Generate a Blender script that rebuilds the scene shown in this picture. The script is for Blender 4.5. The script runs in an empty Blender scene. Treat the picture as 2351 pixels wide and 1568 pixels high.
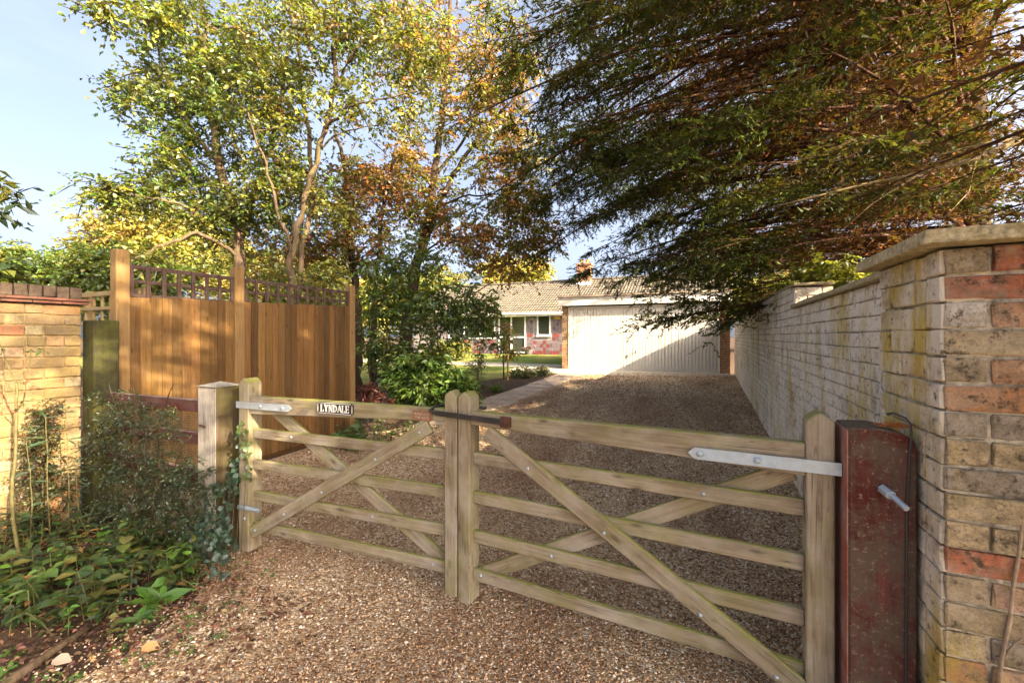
import bpy, bmesh, math, random
import numpy as np
from mathutils import Vector, Matrix, noise as mnoise

random.seed(7)
RNG = np.random.default_rng(11)
SC = bpy.context.scene
COL = SC.collection
R = math.radians

# ------------------------------------------------------------------ camera, sky, sun, exposure
CAM_H = 1.45
YAW = R(24.2)
cam_d = bpy.data.cameras.new('camera')
cam_d.sensor_width = 36.0
cam_d.lens = 36.0 * 1000.0 / 2351.0
cam_d.shift_y = -12.0 / 2351.0
cam_d.clip_start = 0.02
cam_d.clip_end = 2000.0
cam = bpy.data.objects.new('camera', cam_d)
cam.location = (0, 0, CAM_H)
cam.rotation_euler = (R(90), 0, YAW)
COL.objects.link(cam)
SC.camera = cam

SUN_EL = R(26.5)
SUN_B = R(15.0)                                   # how far the sun stands to the street side of +X
SUN_DIR = Vector((math.cos(SUN_EL) * math.cos(SUN_B), -math.cos(SUN_EL) * math.sin(SUN_B), math.sin(SUN_EL)))  # towards the sun
world = bpy.data.worlds.new('World')
SC.world = world
world.use_nodes = True
wt = world.node_tree
wt.nodes.clear()
w_out = wt.nodes.new('ShaderNodeOutputWorld')
w_bg = wt.nodes.new('ShaderNodeBackground')
w_bg.inputs['Strength'].default_value = 0.15
sky = wt.nodes.new('ShaderNodeTexSky')
sky.sky_type = 'NISHITA'
sky.sun_disc = False
sky.sun_elevation = SUN_EL
sky.sun_rotation = math.atan2(SUN_DIR.x, SUN_DIR.y)
sky.altitude = 50
sky.air_density = 0.34
sky.dust_density = 8.0
sky.ozone_density = 1.0
# thin high cloud
tc = wt.nodes.new('ShaderNodeTexCoord')
mp = wt.nodes.new('ShaderNodeMapping')
mp.inputs['Scale'].default_value = (1.2, 1.2, 4.5)
nz = wt.nodes.new('ShaderNodeTexNoise')
nz.inputs['Scale'].default_value = 2.2
nz.inputs['Detail'].default_value = 7
nz.inputs['Roughness'].default_value = 0.55
rp = wt.nodes.new('ShaderNodeValToRGB')
rp.color_ramp.elements[0].position = 0.40
rp.color_ramp.elements[0].color = (0.16, 0.16, 0.16, 1)
rp.color_ramp.elements[1].position = 0.80
rp.color_ramp.elements[1].color = (0.65, 0.65, 0.65, 1)
mx = wt.nodes.new('ShaderNodeMixRGB')
mx.inputs['Color2'].default_value = (1.15, 1.40, 1.75, 1)
wt.links.new(tc.outputs['Generated'], mp.inputs['Vector'])
wt.links.new(mp.outputs['Vector'], nz.inputs['Vector'])
wt.links.new(nz.outputs['Fac'], rp.inputs['Fac'])
wt.links.new(rp.outputs['Color'], mx.inputs['Fac'])
wt.links.new(sky.outputs['Color'], mx.inputs['Color1'])
wt.links.new(mx.outputs['Color'], w_bg.inputs['Color'])
wt.links.new(w_bg.outputs['Background'], w_out.inputs['Surface'])

sun_d = bpy.data.lights.new('sun', 'SUN')
sun_d.energy = 4.6
sun_d.angle = R(0.53)
sun_d.color = (1.0, 0.88, 0.66)
sun = bpy.data.objects.new('sun', sun_d)
sun.rotation_euler = SUN_DIR.to_track_quat('Z', 'Y').to_euler()
sun.location = (30, -5, 20)
COL.objects.link(sun)

SC.view_settings.view_transform = 'Standard'
SC.view_settings.look = 'None'
SC.view_settings.exposure = 2.5
SC.view_settings.gamma = 1.0
SC.view_settings.use_white_balance = True            # the camera was set for shade
SC.view_settings.white_balance_temperature = 7050.0
SC.view_settings.white_balance_tint = 10.0
SC.render.engine = 'CYCLES'
SC.cycles.max_bounces = 6
SC.cycles.diffuse_bounces = 4
SC.cycles.transmission_bounces = 4
SC.cycles.transparent_max_bounces = 6
SC.cycles.caustics_reflective = False
SC.cycles.caustics_refractive = False
SC.cycles.sample_clamp_indirect = 6.0
SC.cycles.use_denoising = True

# ------------------------------------------------------------------ picture pixels (2351 x 1568) to directions
CA, SA = math.cos(YAW), math.sin(YAW)
RIGHT = np.array([CA, SA, 0.0]); FWD = np.array([-SA, CA, 0.0]); UP = np.array([0, 0, 1.0])


def ray(x, y):
    u = (x - 1175.5) / 1000.0
    v = (772.0 - y) / 1000.0
    return np.array([u * CA - SA, u * SA + CA, v])


def at(x, y, z):                                   # the point on that pixel's ray at depth z
    r = ray(x, y)
    return np.array([0, 0, CAM_H]) + r * z


def onY(x, y, Y):
    r = ray(x, y)
    return np.array([0, 0, CAM_H]) + r * (Y / r[1])


def onX(x, y, X):
    r = ray(x, y)
    return np.array([0, 0, CAM_H]) + r * (X / r[0])


_GY = [-60, 0, 2.0, 5.0, 8.0, 14.8, 23.0, 40.0, 200.0]
_GZ = [0, 0, 0.0, 0.085, 0.165, 0.30, 0.46, 0.6, 0.8]


def gz(X, Y):                                      # height of the ground, the drive climbs gently to the garage
    return float(np.interp(Y, _GY, _GZ))


def onG(x, y):
    r = ray(x, y)
    t = CAM_H / -r[2]
    for _ in range(12):
        t = (gz(0, t * r[1]) - CAM_H) / r[2]
    return np.array([0, 0, CAM_H]) + r * t


# ------------------------------------------------------------------ materials
MATS = {}


class NT:
    def __init__(self, name):
        self.m = bpy.data.materials.new(name)
        self.m.use_nodes = True
        self.t = self.m.node_tree
        self.t.nodes.clear()
        self.out = self.n('ShaderNodeOutputMaterial')
        MATS[name] = self.m

    def n(self, kind, **kw):
        nd = self.t.nodes.new(kind)
        for k, v in kw.items():
            if k in nd.inputs.keys():
                nd.inputs[k].default_value = v
            else:
                setattr(nd, k, v)
        return nd

    def l(self, a, b):
        self.t.links.new(a, b)

    def noise(self, vec, scale, detail=4, rough=0.55, dist=0.0):
        nd = self.n('ShaderNodeTexNoise', Scale=scale, Detail=detail, Roughness=rough, Distortion=dist)
        self.l(vec, nd.inputs['Vector'])
        return nd.outputs['Fac']

    def ramp(self, fac, stops):
        nd = self.n('ShaderNodeValToRGB')
        els = nd.color_ramp.elements
        while len(els) < len(stops):
            els.new(0.5)
        for e, (p, c) in zip(els, stops):
            e.position = p
            e.color = (c, c, c, 1) if isinstance(c, (int, float)) else (*c, 1)
        self.l(fac, nd.inputs['Fac'])
        return nd.outputs['Color']

    def mix(self, fac, a, b, blend='MIX'):
        nd = self.n('ShaderNodeMixRGB', blend_type=blend)
        for s, v in (('Fac', fac), ('Color1', a), ('Color2', b)):
            if hasattr(v, 'node'):
                self.l(v, nd.inputs[s])
            elif isinstance(v, (int, float)):
                nd.inputs[s].default_value = v if s == 'Fac' else (v, v, v, 1)
            else:
                nd.inputs[s].default_value = (*v, 1)
        return nd.outputs['Color']

    def math(self, op, a, b=0.0):
        nd = self.n('ShaderNodeMath', operation=op)
        for i, v in enumerate((a, b)):
            if hasattr(v, 'node'):
                self.l(v, nd.inputs[i])
            else:
                nd.inputs[i].default_value = v
        return nd.outputs[0]

    def mapping(self, vec, scale=(1, 1, 1), loc=None):
        nd = self.n('ShaderNodeMapping')
        nd.inputs['Scale'].default_value = scale
        self.l(vec, nd.inputs['Vector'])
        if loc is not None:
            self.l(loc, nd.inputs['Location'])
        return nd.outputs['Vector']

    def rand_offset(self, k=37.0):
        oi = self.n('ShaderNodeObjectInfo')
        c = self.n('ShaderNodeCombineXYZ')
        self.l(self.math('MULTIPLY', oi.outputs['Random'], k), c.inputs['X'])
        self.l(self.math('MULTIPLY', oi.outputs['Random'], k * 1.7), c.inputs['Y'])
        return c.outputs[0], oi

    def finish(self, col, rough=0.8, bump=None, bump_s=0.3, bump_d=0.01, metal=0.0, spec=0.3):
        p = self.n('ShaderNodeBsdfPrincipled')
        for s, v in (('Base Color', col), ('Roughness', rough), ('Metallic', metal), ('Specular IOR Level', spec)):
            if hasattr(v, 'node'):
                self.l(v, p.inputs[s])
            elif isinstance(v, (int, float)):
                p.inputs[s].default_value = v
            else:
                p.inputs[s].default_value = (*v, 1)
        if bump is not None:
            b = self.n('ShaderNodeBump', Strength=bump_s, Distance=bump_d)
            self.l(bump, b.inputs['Height'])
            self.l(b.outputs[0], p.inputs['Normal'])
        self.l(p.outputs[0], self.out.inputs['Surface'])
        return self.m


def wood_mat(name, dark, light, moss=(0.25, 0.24, 0.03), moss_amt=0.6, top_moss=0.8, rough=0.85, knots=True, use_col=False, grey=0.3,
             streak=1.0, speck=0.0, mscale=3.4, mlo=0.46, mhi=0.72, crack=0.0):
    t = NT(name)
    co = t.n('ShaderNodeTexCoord').outputs['Object']
    off, oi = t.rand_offset()
    v = t.mapping(co, (1.3, 26, 26), off)
    grain = t.noise(v, 2.2, 6, 0.65, 0.6)
    v2 = t.mapping(co, (0.5, 9, 9), off)
    broad = t.noise(v2, 1.3, 3, 0.5, 0.8)
    base = t.ramp(grain, [(0.28, dark), (0.5, tuple((a + b) / 2 for a, b in zip(dark, light))), (0.72, light)])
    base = t.mix(t.math('MULTIPLY', broad, 0.5 * streak), base, tuple(x * 0.55 for x in dark), 'MIX')
    vg = t.mapping(co, (5, 7, 7), off)
    gm = t.ramp(t.noise(vg, 1.1, 4, 0.6), [(0.42, 0), (0.7, grey)])
    base = t.mix(gm, base, (0.42, 0.38, 0.32))
    if knots:
        vk = t.mapping(co, (4.2, 12, 12), off)
        vo = t.n('ShaderNodeTexVoronoi', Scale=1.0)
        t.l(vk, vo.inputs['Vector'])
        k = t.ramp(vo.outputs['Distance'], [(0.05, 1), (0.16, 0)])
        base = t.mix(t.math('MULTIPLY', k, 0.75), base, tuple(x * 0.35 for x in dark))
    if use_col:
        base = t.mix(1.0, base, oi.outputs['Color'], 'MULTIPLY')
    # algae and moss, thickest on upward edges
    geo = t.n('ShaderNodeNewGeometry')
    sx = t.n('ShaderNodeSeparateXYZ')
    t.l(geo.outputs['Normal'], sx.inputs[0])
    upz = t.ramp(sx.outputs['Z'], [(0.35, 0), (0.8, 1)])
    pn = t.noise(geo.outputs['Position'], 9.0, 5, 0.65)
    m1 = t.math('MULTIPLY', upz, t.ramp(pn, [(0.3, 0), (0.55, top_moss)]))
    pn2 = t.noise(geo.outputs['Position'], mscale, 6, 0.72)
    m2 = t.math('MULTIPLY', t.ramp(pn2, [(mlo, 0), (mhi, 1)]), moss_amt)
    base = t.mix(t.math('MINIMUM', t.math('ADD', m1, m2), 1.0), base, moss)
    if crack:
        vc = t.mapping(co, (0.9, 30, 30), off)
        cn = t.noise(vc, 1.0, 3, 0.5, 1.5)
        ck = t.ramp(cn, [(0.485, 0), (0.5, crack), (0.515, 0)])
        ck = t.mix(1.0, ck, t.ramp(t.noise(t.mapping(co, (3, 8, 8), off), 1.0, 2), [(0.5, 0), (0.6, 1)]), 'MULTIPLY')
        base = t.mix(ck, base, (0.03, 0.022, 0.014))
    if speck:
        sp = t.ramp(t.noise(geo.outputs['Position'], 55, 6, 0.8), [(0.56, 0), (0.64, speck)])
        base = t.mix(sp, base, (0.24, 0.18, 0.12))
    bmp = t.math('ADD', grain, t.math('MULTIPLY', pn, 0.5))
    return t.finish(base, rough, bmp, 0.35, 0.004)


def brick_mat(name, lime=0.5, lichen=0.3, speck=0.6, limecol=(0.62, 0.54, 0.42), lichcol=(0.46, 0.31, 0.04), attr=False, pale=0.35, lim=(0.34, 0.58), lich=(0.52, 0.68), sp0=(0.30, 0.43)):
    t = NT(name)
    geo = t.n('ShaderNodeNewGeometry')
    pos = geo.outputs['Position']
    if attr:
        bc = t.n('ShaderNodeAttribute', attribute_name='col').outputs['Color']
    else:
        bc = t.n('ShaderNodeObjectInfo').outputs['Color']
    off, _ = t.rand_offset()
    co = t.mapping(t.n('ShaderNodeTexCoord').outputs['Object'], (1, 1, 1), off)
    n1 = t.noise(co, 26, 8, 0.75)
    n2 = t.noise(co, 130, 5, 0.75)
    base = t.mix(t.ramp(n1, [(0.36, 0.85), (0.62, 0.0)]), bc, (0.15, 0.115, 0.075))
    base = t.mix(t.ramp(n2, [(0.36, 0.55), (0.5, 0.0)]), base, (0.09, 0.07, 0.05))
    base = t.mix(t.ramp(t.noise(co, 22, 4, 0.6), [(0.55, 0.0), (0.75, pale)]), base, (0.6, 0.52, 0.4))
    lm = t.ramp(t.noise(pos, 3.1, 6, 0.72), [(lim[0], 0), (lim[1], lime)])
    base = t.mix(lm, base, limecol)
    pstretch = t.mapping(pos, (3.0, 3.0, 0.75))
    li = t.ramp(t.noise(pstretch, 1.5, 7, 0.72), [(lich[0], 0), (lich[1], lichen)])
    base = t.mix(li, base, lichcol)
    sp = t.ramp(t.noise(pos, 26, 5, 0.75), [(sp0[0], speck), (sp0[1], 0)])
    base = t.mix(sp, base, (0.055, 0.045, 0.03))
    bm = t.math('ADD', n1, t.math('MULTIPLY', n2, 0.7))
    return t.finish(base, 0.93, bm, 0.9, 0.010, spec=0.12)


def plain(name, col, rough=0.6, metal=0.0, var=0.15, scale=12, bump=0.15, dirt=None, dirt_amt=0.4, spec=0.4):
    t = NT(name)
    pos = t.n('ShaderNodeNewGeometry').outputs['Position']
    n = t.noise(pos, scale, 5, 0.6)
    base = t.mix(t.ramp(n, [(0.35, 0), (0.7, 1)]), tuple(c * (1 - var) for c in col), tuple(min(1, c * (1 + var)) for c in col))
    if dirt:
        base = t.mix(t.ramp(t.noise(pos, scale * 0.35, 6, 0.7), [(0.48, 0), (0.7, dirt_amt)]), base, dirt)
    return t.finish(base, rough, n, bump, 0.004, metal, spec)


def leaf_mat(name, trans=0.45, rough=0.5, gloss=0.06):
    t = NT(name)
    a = t.n('ShaderNodeAttribute', attribute_name='col')
    d = t.n('ShaderNodeBsdfDiffuse')
    tr = t.n('ShaderNodeBsdfTranslucent')
    t.l(a.outputs['Color'], d.inputs['Color'])
    t.l(t.mix(0.35, a.outputs['Color'], (0.30, 0.26, 0.02)), tr.inputs['Color'])
    m = t.n('ShaderNodeMixShader')
    m.inputs[0].default_value = trans
    t.l(d.outputs[0], m.inputs[1]); t.l(tr.outputs[0], m.inputs[2])
    g = t.n('ShaderNodeBsdfGlossy')
    g.inputs['Roughness'].default_value = rough
    g.inputs['Color'].default_value = (0.8, 0.85, 0.9, 1)
    m2 = t.n('ShaderNodeMixShader')
    m2.inputs[0].default_value = gloss
    t.l(m.outputs[0], m2.inputs[1]); t.l(g.outputs[0], m2.inputs[2])
    t.l(m2.outputs[0], t.out.inputs['Surface'])
    return t.m


def bark_mat(name, dark, light, green=0.0):
    t = NT(name)
    pos = t.n('ShaderNodeNewGeometry').outputs['Position']
    v = t.mapping(pos, (14, 14, 3))
    n = t.noise(v, 1.6, 6, 0.7, 0.5)
    base = t.ramp(n, [(0.3, dark), (0.7, light)])
    if green:
        base = t.mix(t.ramp(t.noise(pos, 3, 4, 0.6), [(0.45, 0), (0.65, green)]), base, (0.13, 0.13, 0.03))
    return t.finish(base, 0.9, n, 0.6, 0.01, spec=0.15)


wood_mat('gate_wood', (0.125, 0.09, 0.053), (0.39, 0.315, 0.215), (0.19, 0.185, 0.045), 0.42, 0.9, grey=0.5, streak=1.2, mscale=5.0, mlo=0.44, mhi=0.66, crack=0.8)
wood_mat('fence_wood', (0.11, 0.053, 0.016), (0.265, 0.138, 0.040), (0.10, 0.05, 0.02), 0.12, 0.2, use_col=True, grey=0.05)
wood_mat('fence_post_wood', (0.17, 0.095, 0.034), (0.31, 0.185, 0.068), (0.2, 0.12, 0.05), 0.1, 0.2, grey=0.05)
wood_mat('trellis_wood', (0.045, 0.022, 0.016), (0.10, 0.05, 0.038), (0.08, 0.06, 0.04), 0.15, 0.2, knots=False, grey=0.1)
wood_mat('pale_trellis_wood', (0.24, 0.16, 0.06), (0.38, 0.26, 0.11), knots=False, moss_amt=0.1)
wood_mat('green_post_wood', (0.012, 0.010, 0.004), (0.045, 0.04, 0.008), (0.085, 0.085, 0.006), 0.7, 0.4, grey=0.05)
wood_mat('old_post_wood', (0.02, 0.012, 0.006), (0.085, 0.052, 0.022), (0.075, 0.065, 0.012), 0.7, 0.2, mscale=6, mlo=0.4, mhi=0.62, grey=0.1)
wood_mat('peeling_paint', (0.06, 0.042, 0.032), (0.42, 0.39, 0.345), (0.35, 0.32, 0.25), 0.2, 0.2, knots=False, grey=0.9, streak=0.6)
wood_mat('red_rail_paint', (0.05, 0.011, 0.009), (0.12, 0.028, 0.022), (0.34, 0.29, 0.27), 0.22, 0.5, knots=False, grey=0.12)
wood_mat('red_post_paint', (0.030, 0.006, 0.003), (0.125, 0.018, 0.011), (0.085, 0.062, 0.042), 0.8, 0.9, knots=False, grey=0.10, rough=0.85, speck=0.9, mscale=8.0, mlo=0.44, mhi=0.58)
wood_mat('red_post_pale', (0.18, 0.05, 0.034), (0.36, 0.14, 0.10), (0.30, 0.20, 0.16), 0.5, 0.9, knots=False, grey=0.3)
brick_mat('pier_brick', 0.35, 0.6, 0.9, lichcol=(0.36, 0.29, 0.05), lim=(0.46, 0.68), lich=(0.50, 0.64), sp0=(0.36, 0.47))
brick_mat('pier_side_brick', 0.95, 0.85, 0.85, (0.70, 0.63, 0.52), (0.50, 0.36, 0.05), lim=(0.38, 0.54), lich=(0.47, 0.60), sp0=(0.33, 0.44))
brick_mat('drive_wall_brick', 1.0, 0.65, 0.9, (0.76, 0.68, 0.57), (0.52, 0.37, 0.05), lim=(0.32, 0.50), lich=(0.50, 0.62), sp0=(0.34, 0.445))
brick_mat('drive_wall_brick_far', 1.0, 0.65, 0.9, (0.76, 0.68, 0.57), (0.52, 0.37, 0.05), lim=(0.32, 0.50), lich=(0.50, 0.62), sp0=(0.34, 0.445), attr=True)
brick_mat('house_brick_far', 0.05, 0.05, 0.2, attr=True)
brick_mat('yellow_brick', 0.15, 0.35, 0.55, (0.45, 0.33, 0.14), (0.30, 0.19, 0.04), pale=0.15)
brick_mat('house_brick', 0.05, 0.05, 0.2)
brick_mat('cap_brick', 0.0, 0.35, 0.6, lichcol=(0.06, 0.06, 0.02), pale=0.03)
plain('mortar', (0.43, 0.37, 0.28), 0.95, var=0.4, scale=40, bump=1.0, dirt=(0.06, 0.048, 0.035), dirt_amt=0.9)
plain('mortar_yellow', (0.27, 0.18, 0.08), 0.95, var=0.35, scale=30, bump=0.8, dirt=(0.14, 0.10, 0.05), dirt_amt=0.6)
plain('coping_stone', (0.36, 0.30, 0.18), 0.95, var=0.45, scale=60, bump=1.0, dirt=(0.17, 0.13, 0.035), dirt_amt=0.8)
plain('creasing_tile', (0.15, 0.06, 0.04), 0.9, var=0.3, scale=20, bump=0.5, dirt=(0.06, 0.05, 0.03), dirt_amt=0.7)
plain('galvanised', (0.34, 0.41, 0.48), 0.5, 0.5, 0.12, 30, 0.1, dirt=(0.36, 0.36, 0.34), dirt_amt=0.5)
plain('black_iron', (0.018, 0.017, 0.017), 0.5, 0.3, 0.3, 40, 0.3, dirt=(0.09, 0.06, 0.05), dirt_amt=0.5)
plain('rust', (0.085, 0.036, 0.022), 0.85, 0.2, 0.35, 60, 0.5)
plain('brown_plaque', (0.22, 0.11, 0.06), 0.8, 0.1, 0.3, 80, 0.4)
plain('sign_black', (0.015, 0.015, 0.016), 0.35, 0, 0.2, 20, 0.1)
plain('white_paint', (0.72, 0.70, 0.66), 0.5, 0, 0.04, 4, 0.05)
plain('garage_paint', (0.62, 0.595, 0.54), 0.45, 0, 0.03, 3, 0.05, dirt=(0.52, 0.48, 0.40), dirt_amt=0.4)
plain('upvc', (0.82, 0.82, 0.81), 0.35, 0, 0.02, 3, 0.02)
plain('tile_purple', (0.18, 0.14, 0.15), 0.6, 0, 0.2, 6, 0.2)
plain('tile_plum', (0.13, 0.085, 0.10), 0.6, 0, 0.2, 6, 0.2)
plain('tile_red', (0.20, 0.05, 0.046), 0.6, 0, 0.2, 6, 0.2)
plain('tile_grout', (0.24, 0.21, 0.215), 0.9)
plain('roof_tile', (0.095, 0.08, 0.063), 0.9, 0, 0.4, 5, 0.4, dirt=(0.17, 0.14, 0.075), dirt_amt=0.6)
plain('red_roof_tile', (0.30, 0.10, 0.06), 0.9, 0, 0.3, 5, 0.4)
plain('glass_dark', (0.045, 0.05, 0.035), 0.06, 0, 0.1, 1, 0.0, spec=0.9)
plain('curtain', (0.6, 0.58, 0.54), 0.9)
plain('alarm_box', (0.60, 0.36, 0.10), 0.5)
plain('lamp_metal', (0.25, 0.25, 0.25), 0.4, 0.4)
plain('slab_stone', (0.42, 0.32, 0.24), 0.9, 0, 0.2, 9, 0.4, dirt=(0.17, 0.12, 0.08), dirt_amt=0.7)
plain('concrete', (0.38, 0.34, 0.27), 0.9, 0, 0.15, 6, 0.3, dirt=(0.36, 0.28, 0.18), dirt_amt=0.5)
plain('asphalt', (0.07, 0.068, 0.065), 0.9, 0, 0.25, 30, 0.5)
plain('grey_end_grain', (0.22, 0.20, 0.17), 0.9, 0, 0.3, 40, 0.5, dirt=(0.09, 0.085, 0.05), dirt_amt=0.7)
plain('needle_litter', (0.34, 0.12, 0.03), 0.9)
plain('vine_bark', (0.26, 0.19, 0.13), 0.9, 0, 0.3, 40, 0.4)
plain('cable', (0.035, 0.03, 0.028), 0.6)
plain('wire', (0.30, 0.24, 0.15), 0.5, 0.5)
plain('pot', (0.10, 0.09, 0.085), 0.7)
plain('stake_wood', (0.33, 0.19, 0.05), 0.85, 0, 0.2, 30, 0.3)
plain('stem_green', (0.10, 0.085, 0.03), 0.8, 0, 0.25, 30, 0.3)
plain('stem_dark', (0.06, 0.045, 0.025), 0.85, 0, 0.25, 30, 0.3)
bark_mat('bark', (0.045, 0.030, 0.019), (0.15, 0.10, 0.065), 0.25)
bark_mat('bark_dark', (0.025, 0.017, 0.012), (0.075, 0.05, 0.035))
bark_mat('bark_red', (0.03, 0.015, 0.009), (0.115, 0.055, 0.032))
bark_mat('bark_pale', (0.17, 0.12, 0.06), (0.36, 0.27, 0.15), 0.4)
leaf_mat('leaf', 0.6)
leaf_mat('leaf_glossy', 0.3, 0.5, 0.05)
leaf_mat('needle', 0.28, 0.6, 0.02)
leaf_mat('dead_leaf', 0.1, 0.7, 0.02)


def ground_mat():
    t = NT('earth')
    pos = t.n('ShaderNodeNewGeometry').outputs['Position']
    n = t.noise(pos, 18, 7, 0.75)
    b = t.ramp(n, [(0.3, (0.03, 0.02, 0.014)), (0.55, (0.085, 0.055, 0.037)), (0.75, (0.19, 0.125, 0.08))])
    t.finish(b, 0.95, n, 0.9, 0.03, spec=0.1)
    t = NT('gravel_bed')
    pos = t.n('ShaderNodeNewGeometry').outputs['Position']
    vo = t.n('ShaderNodeTexVoronoi', Scale=75.0)
    t.l(pos, vo.inputs['Vector'])
    sep = t.n('ShaderNodeSeparateColor')
    t.l(vo.outputs['Color'], sep.inputs[0])
    c = t.ramp(sep.outputs[0], [(0.0, (0.20, 0.12, 0.06)), (0.3, (0.42, 0.275, 0.14)), (0.6, (0.58, 0.42, 0.24)), (0.85, (0.68, 0.54, 0.36)), (1.0, (0.78, 0.70, 0.57))])
    big = t.ramp(t.noise(t.mapping(pos, (1.5, 0.45, 1)), 0.9, 6, 0.65), [(0.42, 0.0), (0.66, 0.6)])
    c = t.mix(big, c, (0.19, 0.085, 0.04))
    h = t.math('SUBTRACT', 1.0, vo.outputs['Distance'])
    t.finish(c, 0.8, h, 1.0, 0.02, spec=0.25)
    t = NT('gravel_stone')
    geo = t.n('ShaderNodeNewGeometry')
    c = t.ramp(geo.outputs['Random Per Island'], [(0.0, (0.13, 0.075, 0.04)), (0.25, (0.31, 0.185, 0.098)), (0.55, (0.49, 0.325, 0.185)), (0.8, (0.63, 0.48, 0.32)), (1.0, (0.80, 0.72, 0.61))])
    big = t.ramp(t.noise(t.mapping(geo.outputs['Position'], (1.5, 0.45, 1)), 0.9, 6, 0.65), [(0.42, 0.0), (0.66, 0.62)])
    c = t.mix(big, c, (0.20, 0.085, 0.042))
    t.finish(c, 0.7, None, spec=0.35)
    t = NT('lawn')
    pos = t.n('ShaderNodeNewGeometry').outputs['Position']
    n = t.noise(pos, 40, 5, 0.7)
    b = t.ramp(n, [(0.3, (0.045, 0.085, 0.012)), (0.7, (0.14, 0.19, 0.03))])
    b = t.mix(t.ramp(t.noise(pos, 0.55, 5, 0.6), [(0.42, 0), (0.6, 0.75)]), b, (0.30, 0.25, 0.08))
    t.finish(b, 0.9, n, 0.8, 0.03, spec=0.1)


ground_mat()


# ------------------------------------------------------------------ object helpers
def tag(o, label=None, cat=None, group=None, kind=None):
    for k, v in (('label', label), ('category', cat), ('group', group), ('kind', kind)):
        if v:
            o[k] = v
    return o


def thing(name, label, cat, loc=(0, 0, 0), group=None):
    o = bpy.data.objects.new(name, None)
    o.empty_display_size = 0.1
    COL.objects.link(o)
    o.location = loc
    return tag(o, label, cat, group)


def attach(o, parent):
    if parent is None:
        return o
    o.parent = parent
    inv = Matrix.Identity(4)
    chain = []
    p = parent
    while p is not None:
        chain.append(p)
        p = p.parent
    m = Matrix.Identity(4)
    for q in reversed(chain):                      # world matrix of the parent without a depsgraph update
        m = m @ q.matrix_parent_inverse @ q.matrix_basis
    o.matrix_parent_inverse = m.inverted()
    return o


def link(name, me, mat=None, parent=None, matrix=None, color=None):
    o = bpy.data.objects.new(name, me)
    COL.objects.link(o)
    if mat and not me.materials:
        me.materials.append(MATS[mat])
    if matrix is not None:
        o.matrix_basis = matrix
    if color is not None:
        o.color = (*color, 1)
    return attach(o, parent)


class MB:
    """Collects shapes, then links them as one mesh object."""
    def __init__(self):
        self.v = []; self.f = []

    def add(self, vs, fs):
        b = len(self.v)
        self.v += [tuple(map(float, p)) for p in vs]
        self.f += [tuple(i + b for i in f) for f in fs]
        return self

    def box(self, lo, hi):
        x0, y0, z0 = lo; x1, y1, z1 = hi
        return self.add([(x0, y0, z0), (x1, y0, z0), (x1, y1, z0), (x0, y1, z0), (x0, y0, z1), (x1, y0, z1), (x1, y1, z1), (x0, y1, z1)],
                        [(3, 2, 1, 0), (4, 5, 6, 7), (0, 1, 5, 4), (1, 2, 6, 5), (2, 3, 7, 6), (3, 0, 4, 7)])

    def prism(self, pts, y0, y1):                  # polygon in x,z pushed along y
        n = len(pts)
        vs = [(x, y0, z) for x, z in pts] + [(x, y1, z) for x, z in pts]
        fs = [tuple(range(n)), tuple(range(2 * n - 1, n - 1, -1))]
        for i in range(n):
            j = (i + 1) % n
            fs.append((j, i, i + n, j + n))
        return self.add(vs, fs)

    def tube(self, path, rad, n=6, cap=True):
        path = [np.asarray(p, float) for p in path]
        k = len(path)
        if not hasattr(rad, '__len__'):
            rad = [rad] * k
        vs, fs = [], []
        ref = np.array([0.31, 0.17, 0.93])
        for i, p in enumerate(path):
            d = path[min(i + 1, k - 1)] - path[max(i - 1, 0)]
            d = d / (np.linalg.norm(d) + 1e-9)
            a = np.cross(d, ref)
            if np.linalg.norm(a) < 0.05:
                a = np.cross(d, [1, 0, 0])
            a /= np.linalg.norm(a)
            b = np.cross(d, a)
            for q in range(n):
                w = 2 * math.pi * q / n
                vs.append(p + rad[i] * (math.cos(w) * a + math.sin(w) * b))
        for i in range(k - 1):
            for q in range(n):
                q2 = (q + 1) % n
                fs.append((i * n + q, i * n + q2, (i + 1) * n + q2, (i + 1) * n + q))
        if cap:
            fs.append(tuple(range(n - 1, -1, -1)))
            fs.append(tuple((k - 1) * n + q for q in range(n)))
        return self.add(vs, fs)

    def dome(self, c, axis, r, h, n=8):
        axis = np.asarray(axis, float); axis /= np.linalg.norm(axis)
        a = np.cross(axis, [0.3, 0.2, 0.9]); a /= np.linalg.norm(a)
        b = np.cross(axis, a)
        vs, fs = [], []
        for j, (rr, hh) in enumerate(((1, 0), (0.85, 0.6), (0.45, 0.93))):
            for q in range(n):
                w = 2 * math.pi * q / n
                vs.append(np.asarray(c) + axis * h * hh + r * rr * (math.cos(w) * a + math.sin(w) * b))
        for j in range(2):
            for q in range(n):
                q2 = (q + 1) % n
                fs.append((j * n + q, j * n + q2, (j + 1) * n + q2, (j + 1) * n + q))
        fs.append(tuple(2 * n + q for q in range(n)))
        return self.add(vs, fs)

    def mesh(self, name, smooth=False):
        me = bpy.data.meshes.new(name)
        me.from_pydata(self.v, [], self.f)
        me.update()
        if smooth:
            me.polygons.foreach_set('use_smooth', [True] * len(me.polygons))
        return me

    def build(self, name, mat, parent=None, matrix=None, color=None, bevel=0.0, smooth=False):
        me = self.mesh(name, smooth)
        if bevel:
            bev(me, bevel)
        return link(name, me, mat, parent, matrix, color)


def bev(me, w, seg=1):
    bm = bmesh.new()
    bm.from_mesh(me)
    bmesh.ops.recalc_face_normals(bm, faces=bm.faces)
    bmesh.ops.bevel(bm, geom=list(bm.edges), offset=w, segments=seg, affect='EDGES', profile=0.6, clamp_overlap=True)
    bm.to_mesh(me)
    bm.free()


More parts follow.
